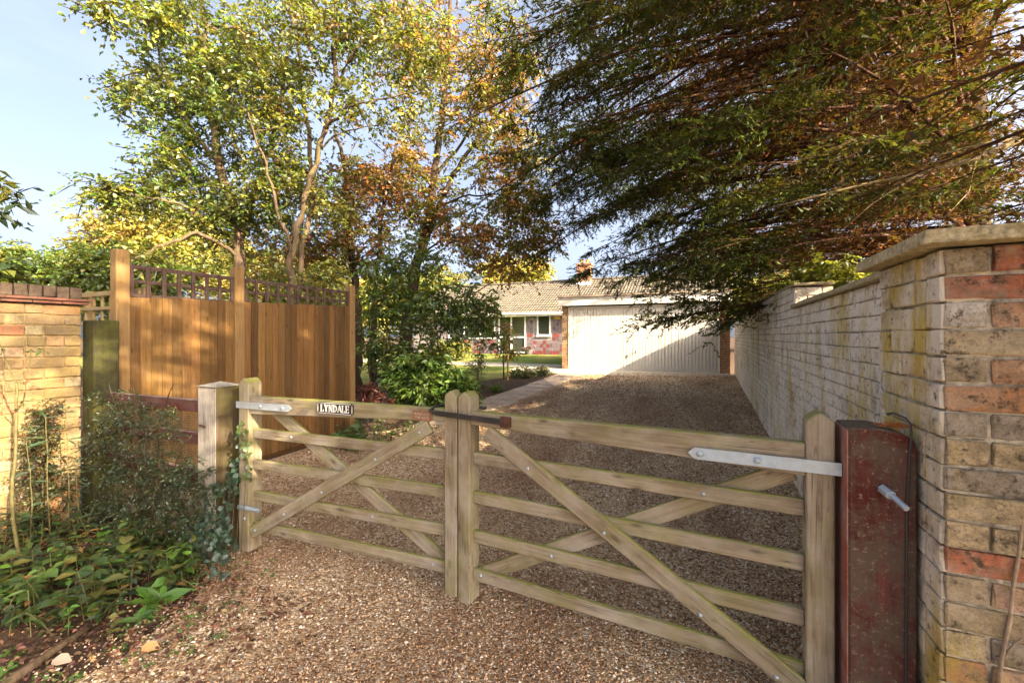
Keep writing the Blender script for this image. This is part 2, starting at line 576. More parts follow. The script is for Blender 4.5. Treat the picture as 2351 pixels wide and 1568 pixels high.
def frame(p0, xdir, zdir):
    x = Vector(xdir).normalized()
    z = Vector(zdir)
    y = z.cross(x).normalized()
    z = x.cross(y).normalized()
    m = Matrix((x, y, z)).transposed().to_4x4()
    m.translation = Vector(p0)
    return m


def plank(name, p0, p1, w0, t, mat, parent=None, w1=None, zdir=(0, 0, 1), bevel=0.004, color=None, drop=False, sub=0):
    """A board from p0 to p1; local x runs along the grain. drop: the width hangs below the p0-p1 line."""
    p0 = Vector(p0); p1 = Vector(p1)
    L = (p1 - p0).length
    w1 = w0 if w1 is None else w1
    z0 = (-w0, 0) if drop else (-w0 / 2, w0 / 2)
    z1 = (-w1, 0) if drop else (-w1 / 2, w1 / 2)
    m = MB()
    m.prism([(0, z0[0]), (L, z1[0]), (L, z1[1]), (0, z0[1])], -t / 2, t / 2)
    o = m.build(name, mat, parent, frame(p0, p1 - p0, zdir), color, bevel)
    return o


def quick_mesh(name, V, F4, col=None):
    me = bpy.data.meshes.new(name)
    V = np.ascontiguousarray(V, dtype=np.float32)
    F4 = np.ascontiguousarray(F4, dtype=np.int32)
    k = F4.shape[1]
    me.vertices.add(len(V))
    me.vertices.foreach_set('co', V.ravel())
    me.loops.add(F4.size)
    me.loops.foreach_set('vertex_index', F4.ravel())
    me.polygons.add(len(F4))
    me.polygons.foreach_set('loop_start', np.arange(0, F4.size, k, dtype=np.int32))
    me.update(calc_edges=True)
    if col is not None:
        a = me.color_attributes.new('col', 'FLOAT_COLOR', 'POINT')
        c = np.ones((len(V), 4), np.float32)
        c[:, :3] = col
        a.data.foreach_set('color', c.ravel())
    return me


def unit(v):
    return v / (np.linalg.norm(v, axis=-1, keepdims=True) + 1e-9)


def leaves_mesh(name, P, D, N, L, W, C, fold=0.25, shape='diamond'):
    """Folded leaves: P base, D direction, N normal, L length, W width, C colour (all per leaf)."""
    n = len(P)
    D = unit(D)
    S = unit(np.cross(D, N))
    N = np.cross(S, D)
    L = np.asarray(L).reshape(-1, 1); W = np.asarray(W).reshape(-1, 1)
    if shape == 'diamond':
        a = P
        b = P + D * L * 0.45 + S * W * 0.5 + N * W * fold
        c = P + D * L - N * L * 0.08
        d = P + D * L * 0.45 - S * W * 0.5 + N * W * fold
        V = np.stack([a, b, c, d], 1).reshape(-1, 3)
        i = np.arange(n)[:, None] * 4
        F = np.concatenate([i + np.array([[0, 1, 2]]), i + np.array([[0, 2, 3]])], 0)
        Cc = np.repeat(C, 4, 0)
    elif shape == 'tri':                           # one narrow scale-leaf
        V = np.stack([P - S * W * 0.5, P + S * W * 0.5, P + D * L], 1).reshape(-1, 3)
        F = np.arange(3 * n).reshape(-1, 3)
        Cc = np.repeat(C, 3, 0)
    else:                                          # oval with a drooping midrib: 8 points
        ts = [(0, 0), (0.25, 0.38), (0.6, 0.46), (1, 0)]
        cen = [P + D * L * t - N * L * (0.22 * t * t) for t in (0, 0.25, 0.6, 1)]
        l1 = cen[1] + S * W * 0.42 + N * W * fold; r1 = cen[1] - S * W * 0.42 + N * W * fold
        l2 = cen[2] + S * W * 0.46 + N * W * fold; r2 = cen[2] - S * W * 0.46 + N * W * fold
        V = np.stack([cen[0], cen[1], cen[2], cen[3], l1, r1, l2, r2], 1).reshape(-1, 3)
        i = np.arange(n)[:, None] * 8
        tri = [(0, 4, 1), (0, 1, 5), (1, 4, 6), (1, 6, 2), (1, 2, 7), (1, 7, 5), (2, 6, 3), (2, 3, 7)]
        F = np.concatenate([i + np.array([t]) for t in tri], 0)
        Cc = np.repeat(C, 8, 0)
    return quick_mesh(name, V, F, Cc)


def jitter_cols(base, n, dv=0.25, dh=0.12):
    base = np.asarray(base, float)
    c = np.repeat(base[None], n, 0) if base.ndim == 1 else base.copy()
    c = c * (1 + RNG.normal(0, dv, (n, 1))).clip(0.35, 1.9)
    c = c * (1 + RNG.normal(0, dh, (n, 3))).clip(0.5, 1.6)
    return c.clip(0.004, 0.9)


# ------------------------------------------------------------------ the setting: ground, drive, lawn, path
def sheet(name, rows, mat, dz, kind='structure', nx=1, rough=0.0):
    """rows of (Y, x0, x1); the sheet follows the ground dz above it."""
    dense = []
    for (a, b) in zip(rows[:-1], rows[1:]):
        k = max(1, int(math.ceil((b[0] - a[0]) / 1.0))) if b[0] - a[0] < 60 else 8
        for i in range(k):
            f = i / k
            dense.append(tuple(p + (q - p) * f for p, q in zip(a, b)))
    dense.append(rows[-1])
    V, F = [], []
    for (Y, x0, x1) in dense:
        for j in range(nx + 1):
            x = x0 + (x1 - x0) * j / nx
            V.append((x, Y, gz(x, Y) + dz + (random.uniform(-rough, rough) if rough else 0)))
    for i in range(len(dense) - 1):
        for j in range(nx):
            a = i * (nx + 1) + j
            F.append((a, a + 1, a + nx + 2, a + nx + 1))
    m = MB(); m.add(V, F)
    return tag(m.build(name, mat), kind=kind)


sheet('ground', [(-60, -150, 150), (-2, -150, 150), (2, -150, 150), (5, -150, 150), (8, -150, 150), (14.8, -150, 150), (23, -150, 150),
                 (40, -150, 150), (200, -150, 150)], 'earth', 0.0)
sheet('gravel_drive', [(-0.88, -2.4, 3.0), (0.2, -2.40, 3.0), (1.1, -2.42, 1.2), (1.5, -2.6, 0.62), (1.8, -2.95, 0.62), (2.0, -4.5, 0.62), (2.2, -4.56, 0.76), (4.7, -4.56, 0.76),
                       (5.0, -4.2, 0.76), (6.0, -4.0, 0.76), (7.0, -3.95, 0.76), (13.2, -3.95, 0.80), (14.1, -3.6, 0.9)], 'gravel_bed', 0.004)
sheet('pavement', [(-3.0, -60, 60), (-0.9, -60, 60)], 'concrete', 0.005)
sheet('road', [(-9.5, -60, 60), (-3.05, -60, 60)], 'asphalt', 0.005)
sheet('lawn', [(8.6, -34, -6.2), (10.5, -34, -5.7), (12.0, -34, -5.35), (13.2, -34, -5.1), (15.2, -34, -5.1), (22.3, -34, -4.9)], 'lawn', 0.006, nx=4)
sheet('concrete_apron', [(13.2, -5.6, -2.6), (13.6, -6.2, -1.6), (14.1, -6.4, 0.9), (14.78, -6.4, 0.9)], 'concrete', 0.009)
sheet('lawn_path', [(14.9, -20, -5.0), (15.9, -20, -4.9), (16.4, -20, -5.4)], 'concrete', 0.010)

# paving slabs beside the gravel
path = thing('paved_path', 'flat row of worn buff paving slabs edging the gravel beside the flower bed', 'path', (-3.8, 6, gz(0, 6)))
path['kind'] = 'structure'
y = 5.6
k = 0
while y < 13.0:
    ln = random.uniform(0.55, 0.68)
    x0 = -4.12 - 0.02 * (y - 6) + random.uniform(-0.03, 0.03)
    wd = random.uniform(0.62, 0.76)
    m = MB(); m.box((-wd / 2, -ln / 2 + 0.01, -0.03), (wd / 2, ln / 2 - 0.01, 0.016 + random.uniform(-0.003, 0.003)))
    mt = Matrix.Translation((x0 + wd / 2, y + ln / 2, gz(0, y + ln / 2))) @ Matrix.Rotation(random.uniform(-0.03, 0.03), 4, 'Z') @ Matrix.Rotation(0.012, 4, 'X')
    m.build('paving_slab', 'slab_stone', path, mt, bevel=0.008)
    y += ln


def scatter_stones(name, boxes, label):
    Ps, Ss = [], []
    for (x0, x1, y0, y1, dens, s0, s1) in boxes:
        n = int((x1 - x0) * (y1 - y0) * dens)
        x = RNG.uniform(x0, x1, n); yy = RNG.uniform(y0, y1, n)
        edge = np.interp(yy, [-1, 1.1, 1.5, 1.8, 2.0, 4.7, 5.0, 6.0, 7.0, 13.2, 14.5], [-2.45, -2.45, -2.65, -2.95, -4.5, -4.55, -3.7, -3.35, -3.3, -3.3, -1.6])
        redge = np.interp(yy, [-1, 1.2, 1.5, 2.15, 2.25, 14.5], [3, 1.2, 0.60, 0.60, 0.73, 0.74])
        soft = np.where(yy < 2.0, 0.30, 0.12)
        keep = (x > edge + RNG.normal(0, 1, n) * soft) & (x < redge)
        x, yy = x[keep], yy[keep]
        z = np.interp(yy, _GY, _GZ) + 0.004
        Ps.append(np.stack([x, yy, z], 1))
        Ss.append(RNG.uniform(s0, s1, len(x)) * RNG.choice([0.7, 1.0, 1.0, 1.35], len(x)))
    P = np.concatenate(Ps); S = np.concatenate(Ss)
    n = len(P)
    base = np.array([(1, 0, 0), (-1, 0, 0), (0, 1, 0), (0, -1, 0), (0, 0, 1), (0, 0, -1)], float)
    V = base[None] * RNG.uniform(0.65, 1.25, (n, 6, 1)) + RNG.normal(0, 0.18, (n, 6, 3))
    V *= np.stack([RNG.uniform(0.7, 1.2, n), RNG.uniform(0.7, 1.2, n), RNG.uniform(0.45, 0.8, n)], 1)[:, None]
    a = RNG.uniform(0, 6.28, n); c, s = np.cos(a)[:, None], np.sin(a)[:, None]
    X = V[..., 0] * c - V[..., 1] * s; Y = V[..., 0] * s + V[..., 1] * c
    V = np.stack([X, Y, V[..., 2]], -1) * (S[:, None, None] * 0.5) + P[:, None]
    V[..., 2] += (S * RNG.uniform(0.05, 0.35, n))[:, None]
    F = np.array([(0, 2, 4), (2, 1, 4), (1, 3, 4), (3, 0, 4), (2, 0, 5), (1, 2, 5), (3, 1, 5), (0, 3, 5)])
    FF = (np.arange(n)[:, None, None] * 6 + F[None]).reshape(-1, 3)
    me = quick_mesh(name, V.reshape(-1, 3), FF)
    o = link(name, me, 'gravel_stone')
    return tag(o, label, 'gravel', kind='stuff')


scatter_stones('gravel', [(-3.4, 0.75, 0.35, 2.2, 6000, 0.0085, 0.017), (-4.5, 0.75, 2.2, 3.6, 4000, 0.0095, 0.0185), (-4.5, 0.75, 3.6, 6.0, 2000, 0.014, 0.024),
                          (-4.0, 0.75, 6.0, 9.5, 900, 0.018, 0.028), (-4.0, 0.75, 9.5, 14.4, 420, 0.022, 0.034)],
               'loose brown and tan gravel stones covering the drive')


# ------------------------------------------------------------------ bricks
BR = {}


def brick_mesh(L, Hh, D, kind, i, mat):
    key = (kind, i, mat)
    if key not in BR:
        m = MB(); m.box((-L / 2, -D / 2, -Hh / 2), (L / 2, D / 2, Hh / 2))
        me = m.mesh('brick_' + kind)
        bev(me, 0.0035)
        for v in me.vertices:
            v.co.x += random.uniform(-1, 1) * 0.003
            v.co.y += random.uniform(-1, 1) * 0.0025
            v.co.z += random.uniform(-1, 1) * 0.0025
        me.materials.append(MATS[mat])
        BR[key] = me
    return BR[key]


def brick_face(parent, mat, p0, xdir, length, zs, rows, course, pal, inward, phase=0, name='brick', fixed=None, far_from=1e9, far_mat=None, stretch_only=False, ground=None, jit=1.0, topz=None):
    """A face of brick, courses alternating stretchers and headers. inward: unit vector into the wall."""
    xdir = Vector(xdir); inward = Vector(inward)
    D = 0.10
    rot = Matrix((xdir, Vector((0, 0, 1)).cross(xdir), Vector((0, 0, 1)))).transposed().to_4x4()
    jw = 0.0075 if mat in ('drive_wall_brick', 'pier_side_brick') else 0.011
    hb = course - jw
    farV, farF, farC = [], [], []
    for r in range(rows):
        zc = zs + (r + 0.5) * course
        x = 0.0
        k = r + phase
        first = True
        while x < length - 0.03:
            if stretch_only:
                L = 0.215 if not (first and k % 2) else 0.102
            else:
                L = 0.215 if k % 2 == 0 else 0.102
                if RNG.random() < 0.12:
                    L = 0.215 if L < 0.15 else 0.102
            L = min(L, length - x)
            if length - (x + L) < 0.04:
                L = length - x
            q = Vector(p0) + xdir * (x + L / 2)
            zt = topz(q) if topz else 1e9
            zg = ground(q) if ground else -1e9
            if zc > zg - course and zc < zt:
                c = fixed.get((r, round(x, 2))) if fixed else None
                if c is None:
                    c = pal()
                pos = q + inward * (D / 2 + RNG.normal(0, 0.0016) * jit)
                pos.z = zc + RNG.normal(0, 0.0012) * jit
                kind = 's' if L > 0.15 else 'h'
                nom = 0.205 if kind == 's' else 0.092
                sx = (L - 0.010) / nom
                if x < far_from:
                    me = brick_mesh(nom, hb, D, kind, int(RNG.integers(0, 5)), mat)
                    o = link(name, me, None, parent, Matrix.Translation(pos) @ rot @ Matrix.Rotation(RNG.normal(0, 0.006) * jit, 4, 'Y') @ Matrix.Diagonal((sx, 1, 1, 1)), c)
                else:
                    b = len(farV)
                    for sxx in (-1, 1):
                        for sy in (-1, 1):
                            for szz in (-1, 1):
                                farV.append(tuple(pos + xdir * (sxx * (L - 0.010) / 2) + inward * (sy * D / 2) + Vector((0, 0, szz * hb / 2))))
                    farF += [tuple(b + i for i in f) for f in ((0, 1, 3, 2), (4, 6, 7, 5), (0, 4, 5, 1), (2, 3, 7, 6), (1, 5, 7, 3), (0, 2, 6, 4))]
                    farC += [c] * 8
            x += L
            k += 1
            first = False
    if farV:
        me = quick_mesh('far_bricks', np.array(farV), np.array(farF), np.array(farC))
        o = link('brickwork', me, far_mat, parent)
        o['kind'] = 'stuff'


def picker(choices):
    cs = [c for c, w in choices]; ws = np.array([w for c, w in choices], float); ws /= ws.sum()

    def f():
        c = np.array(cs[int(RNG.choice(len(cs), p=ws))]) * (1 + RNG.normal(0, 0.12)) * (1 + RNG.normal(0, 0.05, 3))
        return tuple(np.clip(c, 0.02, 0.8))
    return f


BUFF = (0.44, 0.34, 0.20); TAN = (0.33, 0.25, 0.15); GREY = (0.30, 0.26, 0.21); PALE = (0.60, 0.51, 0.36)
RED = (0.42, 0.13, 0.07); ORANGE = (0.45, 0.21, 0.10); PINK = (0.50, 0.31, 0.22); WHITE = (0.60, 0.56, 0.50); BROWN = (0.26, 0.16, 0.09)
CRS = 0.079

# the gate pier with the wall that runs along the street
pier = thing('brick_pier', 'weathered buff and red brick pier with thick stone coping beside the gates', 'pier', (0.9, 1.9, 0))
m = MB(); m.box((0.637, 1.682, -0.05), (2.4, 2.168, 1.703)); m.build('mortar_core', 'mortar', pier)
fx = {}
rowcols = [(21, TAN, RED), (20, RED, BROWN), (19, WHITE, ORANGE), (18, BUFF, TAN), (17, TAN, ORANGE), (16, ORANGE, BROWN), (15, GREY, GREY), (14, BUFF, BUFF), (13, GREY, ORANGE),
           (12, BUFF, TAN), (11, BUFF, BUFF), (10, RED, ORANGE), (9, TAN, PINK), (8, TAN, TAN), (7, BUFF, GREY), (6, ORANGE, PINK), (5, TAN, TAN), (4, GREY, RED), (3, BUFF, BUFF), (2, TAN, ORANGE)]
for (r, a, b) in rowcols:
    fx[(r, 0.0)] = a
    fx[(r, 0.1)] = b; fx[(r, 0.21)] = b
brick_face(pier, 'pier_brick', (0.625, 1.67, 0), (1, 0, 0), 1.775, -0.03, 22, CRS, picker([(BUFF, 3), (TAN, 3), (GREY, 2), (ORANGE, 2), (RED, 1.5), (PINK, 1)]), (0, 1, 0), phase=0, fixed=fx, jit=1.6)
brick_face(pier, 'pier_side_brick', (0.623, 2.18, 0), (0, -1, 0), 0.40, -0.03, 22, CRS, picker([(PALE, 3), (BUFF, 3), (PINK, 2.2), (ORANGE, 1.5), (WHITE, 2), (RED, 0.7)]), (1, 0, 0), phase=1, jit=1.6)
m = MB()
m.prism([(0.56, 0.0), (2.45, 0.0), (2.45, 0.040), (0.563, 0.040)], 1.605, 2.235)
me = m.mesh('coping'); bev(me, 0.0025)
link('coping', me, 'coping_stone', pier, Matrix.Translation((0, 0, 1.712)))
# side bricks behind the corner quoins: the corner column belongs to the front face bricks, so add the return heads
for r in range(22):
    me = brick_mesh(0.092, CRS - 0.008, 0.10, 'h', r % 5, 'pier_side_brick')
    c = fx.get((r, 0.0), BUFF)
    c = tuple(0.5 * a + 0.5 * b for a, b in zip(c, PALE))
    link('brick', me, None, pier, Matrix.Translation((0.672, 1.725, -0.03 + (r + 0.5) * CRS)) @ Matrix.Rotation(R(90), 4, 'Z') @ Matrix.Diagonal((1.0, 1, 1, 1)), c)

# wall along the drive, low run then taller run
wall_pal = picker([(PALE, 4), ((0.68, 0.62, 0.52), 4.5), (BUFF, 1.6), (PINK, 1.0), (ORANGE, 0.3), (GREY, 0.5)])
WX = 0.735
low = thing('garden_wall', 'low run of pale lichened brick wall beside the pier along the drive', 'wall', (WX, 3.4, 0))
m = MB(); m.box((WX + 0.010, 2.17, -0.1), (WX + 0.23, 4.78, 1.69)); m.build('mortar_core', 'mortar', low)
brick_face(low, 'drive_wall_brick', (WX, 4.78, 0), (0, -1, 0), 2.60, -0.03, 22, CRS, wall_pal, (1, 0, 0), phase=1, ground=lambda q: gz(0, q.y), jit=1.4)
yy = 2.19
while yy < 4.75:
    ln = min(0.45, 4.77 - yy)
    m = MB(); m.box((WX - 0.035, yy + 0.003, 1.708), (WX + 0.27, yy + ln - 0.003, 1.742 + random.uniform(-0.003, 0.003)))
    m.build('coping_stone', 'coping_stone', low, bevel=0.006)
    yy += ln
tall = thing('garden_wall', 'taller pale brick wall running from the step up to the garage', 'wall', (WX, 9, 0.2))
topf = lambda q: 1.93 + (q.y - 4.78) * 0.022
m = MB(); m.add([(WX + 0.012, 4.79, -0.1), (WX + 0.30, 4.79, -0.1), (WX + 0.30, 14.72, 0), (WX + 0.012, 14.72, 0), (WX + 0.012, 4.79, 1.90), (WX + 0.30, 4.79, 1.90), (WX + 0.30, 14.72, 2.13), (WX + 0.012, 14.72, 2.13)],
                [(3, 2, 1, 0), (4, 5, 6, 7), (0, 1, 5, 4), (1, 2, 6, 5), (2, 3, 7, 6), (3, 0, 4, 7)])
m.build('mortar_core', 'mortar', tall)
brick_face(tall, 'drive_wall_brick', (WX, 4.78, 0), (0, 1, 0), 9.94, -0.03, 28, CRS, wall_pal, (1, 0, 0), phase=0, ground=lambda q: gz(0, q.y), topz=lambda q: topf(q) - 0.03, far_from=1.75, far_mat='drive_wall_brick_far')
brick_face(tall, 'drive_wall_brick', (WX + 0.0, 4.78, 0), (1, 0, 0), 0.30, 1.745, 2, CRS, picker([(BUFF, 2), (TAN, 2)]), (0, 1, 0), phase=1)
yy = 4.76
while yy < 14.4:
    m = MB(); m.box((-0.145, -0.30, 0), (0.17, 0.30, 0.026))
    m.build('coping_stone', 'coping_stone', tall, Matrix.Translation((WX + 0.135, yy + 0.30, topf(Vector((0, yy + 0.3, 0))) - 0.012)) @ Matrix.Rotation(0.022, 4, 'X'), bevel=0.006)
    yy += 0.604

# yellow brick wall on the other side
lw = thing('brick_wall', 'sunlit yellow stock brick wall with dark brick on edge top behind the shrubs', 'wall', (-4.6, 1.0, 0))
m = MB(); m.box((-4.88, -1.2, -0.05), (-4.562, 1.748, 1.69)); m.build('mortar_core', 'mortar_yellow', lw)
YEL = (0.245, 0.165, 0.075); YEL2 = (0.20, 0.13, 0.06)
yp = picker([(YEL, 5), (YEL2, 4), ((0.34, 0.26, 0.15), 2), ((0.36, 0.16, 0.07), 1.2), ((0.33, 0.10, 0.05), 0.8), ((0.42, 0.34, 0.22), 0.8)])
brick_face(lw, 'yellow_brick', (-4.55, 1.76, 0), (0, -1, 0), 2.9, 0.0, 21, 0.0807, yp, (-1, 0, 0), phase=0)
brick_face(lw, 'yellow_brick', (-4.64, 1.758, 0), (-1, 0, 0), 0.23, 0.0, 21, 0.0807, yp, (0, -1, 0), phase=1)
for i, (ov, z0) in enumerate(((0.035, 1.698), (0.05, 1.722))):
    yy = 1.76 + ov
    while yy > -1.2:
        m = MB(); m.box((-4.88, yy - 0.16 + 0.002, z0), (-4.55 + ov, yy, z0 + 0.02))
        m.build('creasing_tile', 'creasing_tile', lw, bevel=0.003)
        yy -= 0.162 if i == 0 else 0.158
yy = 1.765
i = 0
while yy > -1.2:
    me = brick_mesh(0.066, 0.085, 0.215, 'cap', i % 5, 'cap_brick')
    link('cap_brick', me, None, lw, Matrix.Translation((-4.66, yy - 0.036, 1.79 + random.uniform(-0.002, 0.003))) @ Matrix.Rotation(R(90), 4, 'Z'), (0.07, 0.043, 0.033))
    yy -= 0.076
    i += 1


# ------------------------------------------------------------------ the pair of gates
class Gate:
    def __init__(self, root, a, b):
        self.root = root
        self.a = Vector((a[0], a[1], 0)); d = Vector((b[0] - a[0], b[1] - a[1], 0))
        self.L = d.length
        self.d = d.normalized()
        self.n = Vector((-self.d.y, self.d.x, 0))   # away from the camera
        self.M = frame(self.a, self.d, (0, 0, 1))

    def p(self, u, v, z):
        return self.a + self.d * u + self.n * v + Vector((0, 0, z))

    def board(self, name, u0, z0, u1, z1, w, v0, v1, mat='gate_wood', w1=None, drop=False, bevel=0.004):
        return plank(name, self.p(u0, (v0 + v1) / 2, z0), self.p(u1, (v0 + v1) / 2, z1), w, v1 - v0, mat, self.root, w1, bevel=bevel, drop=drop)

    def post(self, name, u0, u1, zb, zt, v0, v1, peak=0.03, mat='gate_wood'):
        w = u1 - u0
        m = MB()                                   # local x up the grain, z across
        m.prism([(0, -w / 2), (zt - zb - peak, -w / 2), (zt - zb - peak * 0.15, -w * 0.12), (zt - zb, 0), (zt - zb - peak * 0.15, w * 0.12), (zt - zb - peak, w / 2), (0, w / 2)], -(v1 - v0) / 2, (v1 - v0) / 2)
        return m.build(name, mat, self.root, frame(self.p((u0 + u1) / 2, (v0 + v1) / 2, zb), (0, 0, 1), -self.d), bevel=0.005)

    def bolt(self, u, z, v, r=0.0085):
        m = MB(); m.dome(self.p(u, v, z), -self.n, r, 0.007)
        return m.build('bolt', 'galvanised', self.root, smooth=True)

    def strap(self, u0, u1, z, h, v, tip_at_start):
        m = MB()
        k = h * 0.55
        if tip_at_start:
            pts = [(u0, z), (u0 + k, z - h / 2), (u1, z - h / 2), (u1, z + h / 2), (u0 + k, z + h / 2)]
        else:
            pts = [(u0, z - h / 2), (u1 - k, z - h / 2), (u1, z), (u1 - k, z + h / 2), (u0, z + h / 2)]
        vs = [self.p(u, v, zz) for u, zz in pts] + [self.p(u, v + 0.006, zz) for u, zz in pts]
        n = len(pts)
        m.add(vs, [tuple(range(n)), tuple(range(2 * n - 1, n - 1, -1))] + [((i + 1) % n, i, i + n, (i + 1) % n + n) for i in range(n)])
        return m.build('hinge_strap', 'galvanised', self.root)


RAILS = (0.853, 0.650, 0.447, 0.250)
gl = thing('timber_gate', 'weathered five bar timber gate leaf carrying the black name plate, left of the pair', 'gate', (-2.0, 1.9, 0), 'pair of drive gates')
G = Gate(gl, (-2.79, 1.86), (-1.192, 1.948))
G.post('heel_post', 0.0, 0.088, 0.055, 1.178, 0.0, 0.10)
G.post('meeting_post', G.L - 0.072, G.L, 0.09, 1.166, 0.0, 0.075)
G.board('top_rail', 0.088, 1.062, G.L - 0.072, 1.066, 0.115, 0.010, 0.062, w1=0.066, drop=True)
for z in RAILS:
    G.board('rail', 0.088, z - 0.034, G.L - 0.072, z - 0.034, 0.062, 0.032, 0.058)
G.board('brace', 0.10, 0.180, 1.43, 0.966, 0.078, 0.006, 0.031)
G.board('brace', 0.235, 0.97, G.L - 0.085, 0.215, 0.075, 0.061, 0.086)
for u, z in ((0.69, 0.52), (1.08, 0.755), (0.39, 0.345), (0.14, 0.205), (1.37, 0.93)):
    G.bolt(u, z, 0.006)
for u, z in ((0.42, 0.82), (1.04, 0.415), (1.44, 0.22)):
    G.bolt(u, z, 0.032)
G.strap(-0.02, 0.46, 1.005, 0.042, -0.004, False)
for u in (0.2, 0.39):
    G.bolt(u, 1.005, -0.006, 0.012)
G.bolt(0.05, 0.27, 0.0, 0.012)
m = MB(); m.tube([G.p(0.02, -0.006, 0.345), G.p(0.10, -0.02, 0.352), G.p(0.19, -0.008, 0.345)], [0.018, 0.014, 0.012], 8); m.build('lower_hinge', 'galvanised', gl)


# serif capitals, as strokes on a grid of unit height
def serif_letters(word, x0, h, adv):
    S = []                                         # quads in x,z
    t, th, sf = 0.17 * h, 0.075 * h, 0.09 * h

    def bar(ax, az, bx, bz, w):
        d = np.array([bx - ax, bz - az], float); L = np.linalg.norm(d); d /= L
        q = np.array([-d[1], d[0]]) * w / 2
        S.append([(ax + q[0], az + q[1]), (ax - q[0], az - q[1]), (bx - q[0], bz - q[1]), (bx + q[0], bz + q[1])])

    def stem(x, w=t):
        bar(x, 0, x, h, w)
        for z in (th / 2, h - th / 2):
            bar(x - w / 2 - sf, z, x + w / 2 + sf, z, th)
    x = x0
    for ch in word:
        W = adv * {'L': 0.86, 'Y': 1.0, 'N': 1.08, 'D': 1.05, 'A': 1.05, 'E': 0.9}[ch]
        a = x + W * 0.20; b = x + W * 0.82
        if ch == 'L':
            stem(a); bar(a, th / 2, b, th / 2, th); bar(b, 0, b, h * 0.28, th)
        elif ch == 'E':
            stem(a)
            for z in (th / 2, h / 2, h - th / 2):
                bar(a, z, b - (0.12 * W if z == h / 2 else 0), z, th)
            bar(b, 0, b, h * 0.25, th); bar(b, h * 0.75, b, h, th); bar(b - 0.12 * W, h * 0.4, b - 0.12 * W, h * 0.6, th)
        elif ch == 'N':
            stem(a, th); stem(b, th); bar(a, h, b, 0, t)
        elif ch == 'A':
            c = (a + b) / 2
            bar(a - 0.06 * W, 0, c, h, th); bar(c, h, b + 0.06 * W, 0, t); bar(a + 0.08 * W, h * 0.33, b - 0.1 * W, h * 0.33, th)
            bar(a - 0.06 * W - sf, th / 2, a - 0.06 * W + sf, th / 2, th); bar(b + 0.06 * W - sf, th / 2, b + 0.06 * W + sf, th / 2, th)
        elif ch == 'Y':
            c = (a + b) / 2
            bar(c, 0, c, h * 0.48, t); bar(a - 0.04 * W, h, c, h * 0.42, t); bar(b + 0.04 * W, h, c, h * 0.42, th)
            for xx, z in ((c, th / 2), (a - 0.04 * W, h - th / 2), (b + 0.04 * W, h - th / 2)):
                bar(xx - sf - t / 3, z, xx + sf + t / 3, z, th)
        elif ch == 'D':
            stem(a)
            prev = (a, h - th / 2)
            for i in range(1, 13):
                an = math.pi / 2 - math.pi * i / 12
                cur = (a + (b - a) * 1.0 * math.cos(an) * 1.05, h / 2 + (h / 2 - th / 2) * math.sin(an))
                bar(prev[0], prev[1], cur[0], cur[1], th + (t - th) * max(0, math.cos(an)))
                prev = cur
        x += W
    return S, x


def flat_letters(name, quads, Mx, depth, mat, parent):
    m = MB()
    for k, q in enumerate(quads):
        dd = depth + 0.00012 * (k % 7)
        m.prism([q[0], q[1], q[2], q[3]], -dd, 0.0005)
    me = m.mesh(name)
    return link(name, me, mat, parent, Mx)


def gate_frame(u, v, z, tilt=0.0):
    return Matrix.Translation(G.p(u, v, z)) @ frame((0, 0, 0), G.d, (0, 0, 1)).to_3x3().to_4x4() @ Matrix.Rotation(tilt, 4, 'Y')


# name plate
W, Hh = 0.262, 0.068
c = 0.012
F0 = gate_frame(0.665, 0.0095, 0.992)
m = MB(); m.prism([(c, 0), (W - c, 0), (W - c, c * 0.7), (W, c * 0.7), (W, Hh - c * 0.7), (W - c, Hh - c * 0.7), (W - c, Hh), (c, Hh), (c, Hh - c * 0.7), (0, Hh - c * 0.7), (0, c * 0.7), (c, c * 0.7)], -0.010, 0.0)
plate = m.build('name_plate', 'sign_black', gl, F0)
tag(plate, 'black cast name plate reading LYNDALE in white letters')
q, xe = serif_letters('LYNDALE', 0.0, 0.042, 0.0315)
q = [[(x + (W - xe) / 2 + 0.001, z + 0.013) for x, z in qq] for qq in q]
flat_letters('lettering', q, F0 @ Matrix.Translation((0, -0.010, 0)), 0.002, 'white_paint', plate)
m = MB()                                            # raised rim
for (x0, z0, x1, z1) in ((c, 0.003, W - c, 0.0055), (c, Hh - 0.0055, W - c, Hh - 0.003), (0.003, c, 0.0055, Hh - c), (W - 0.0055, c, W - 0.003, Hh - c)):
    m.box((x0, -0.0118, z0), (x1, -0.009, z1))
m.build('rim', 'white_paint', plate, F0)

# small rusty plaque
F1 = gate_frame(1.325, 0.0095, 0.998, 0.03)
W1, H1 = 0.125, 0.052
m = MB(); m.prism([(0.01, 0), (W1 - 0.01, 0), (W1, 0.012), (W1, H1 - 0.012), (W1 - 0.01, H1), (W1 * 0.6, H1), (W1 * 0.5, H1 + 0.006), (W1 * 0.4, H1), (0.01, H1), (0, H1 - 0.012), (0, 0.012)], -0.006, 0.0)
plq = m.build('plaque', 'brown_plaque', gl, F1)
tag(plq, 'small rusty brown plaque asking to shut the gate')
for txt, z in (('PLEASE SHUT', 0.029), ('THE GATE', 0.010)):
    cu = bpy.data.curves.new('plaque_text', 'FONT')
    cu.body = txt
    cu.size = 0.0165 if len(txt) > 8 else 0.019
    cu.align_x = 'CENTER'
    cu.extrude = 0.0008
    tmp = bpy.data.objects.new('tmp', cu)
    COL.objects.link(tmp)
    dg = bpy.context.evaluated_depsgraph_get()
    me = bpy.data.meshes.new_from_object(tmp.evaluated_get(dg))
    bpy.data.objects.remove(tmp)
    me.materials.clear()
    link('lettering', me, 'slab_stone', plq, F1 @ Matrix.Translation((W1 / 2, -0.0065, z)) @ Matrix.Rotation(R(90), 4, 'X'))

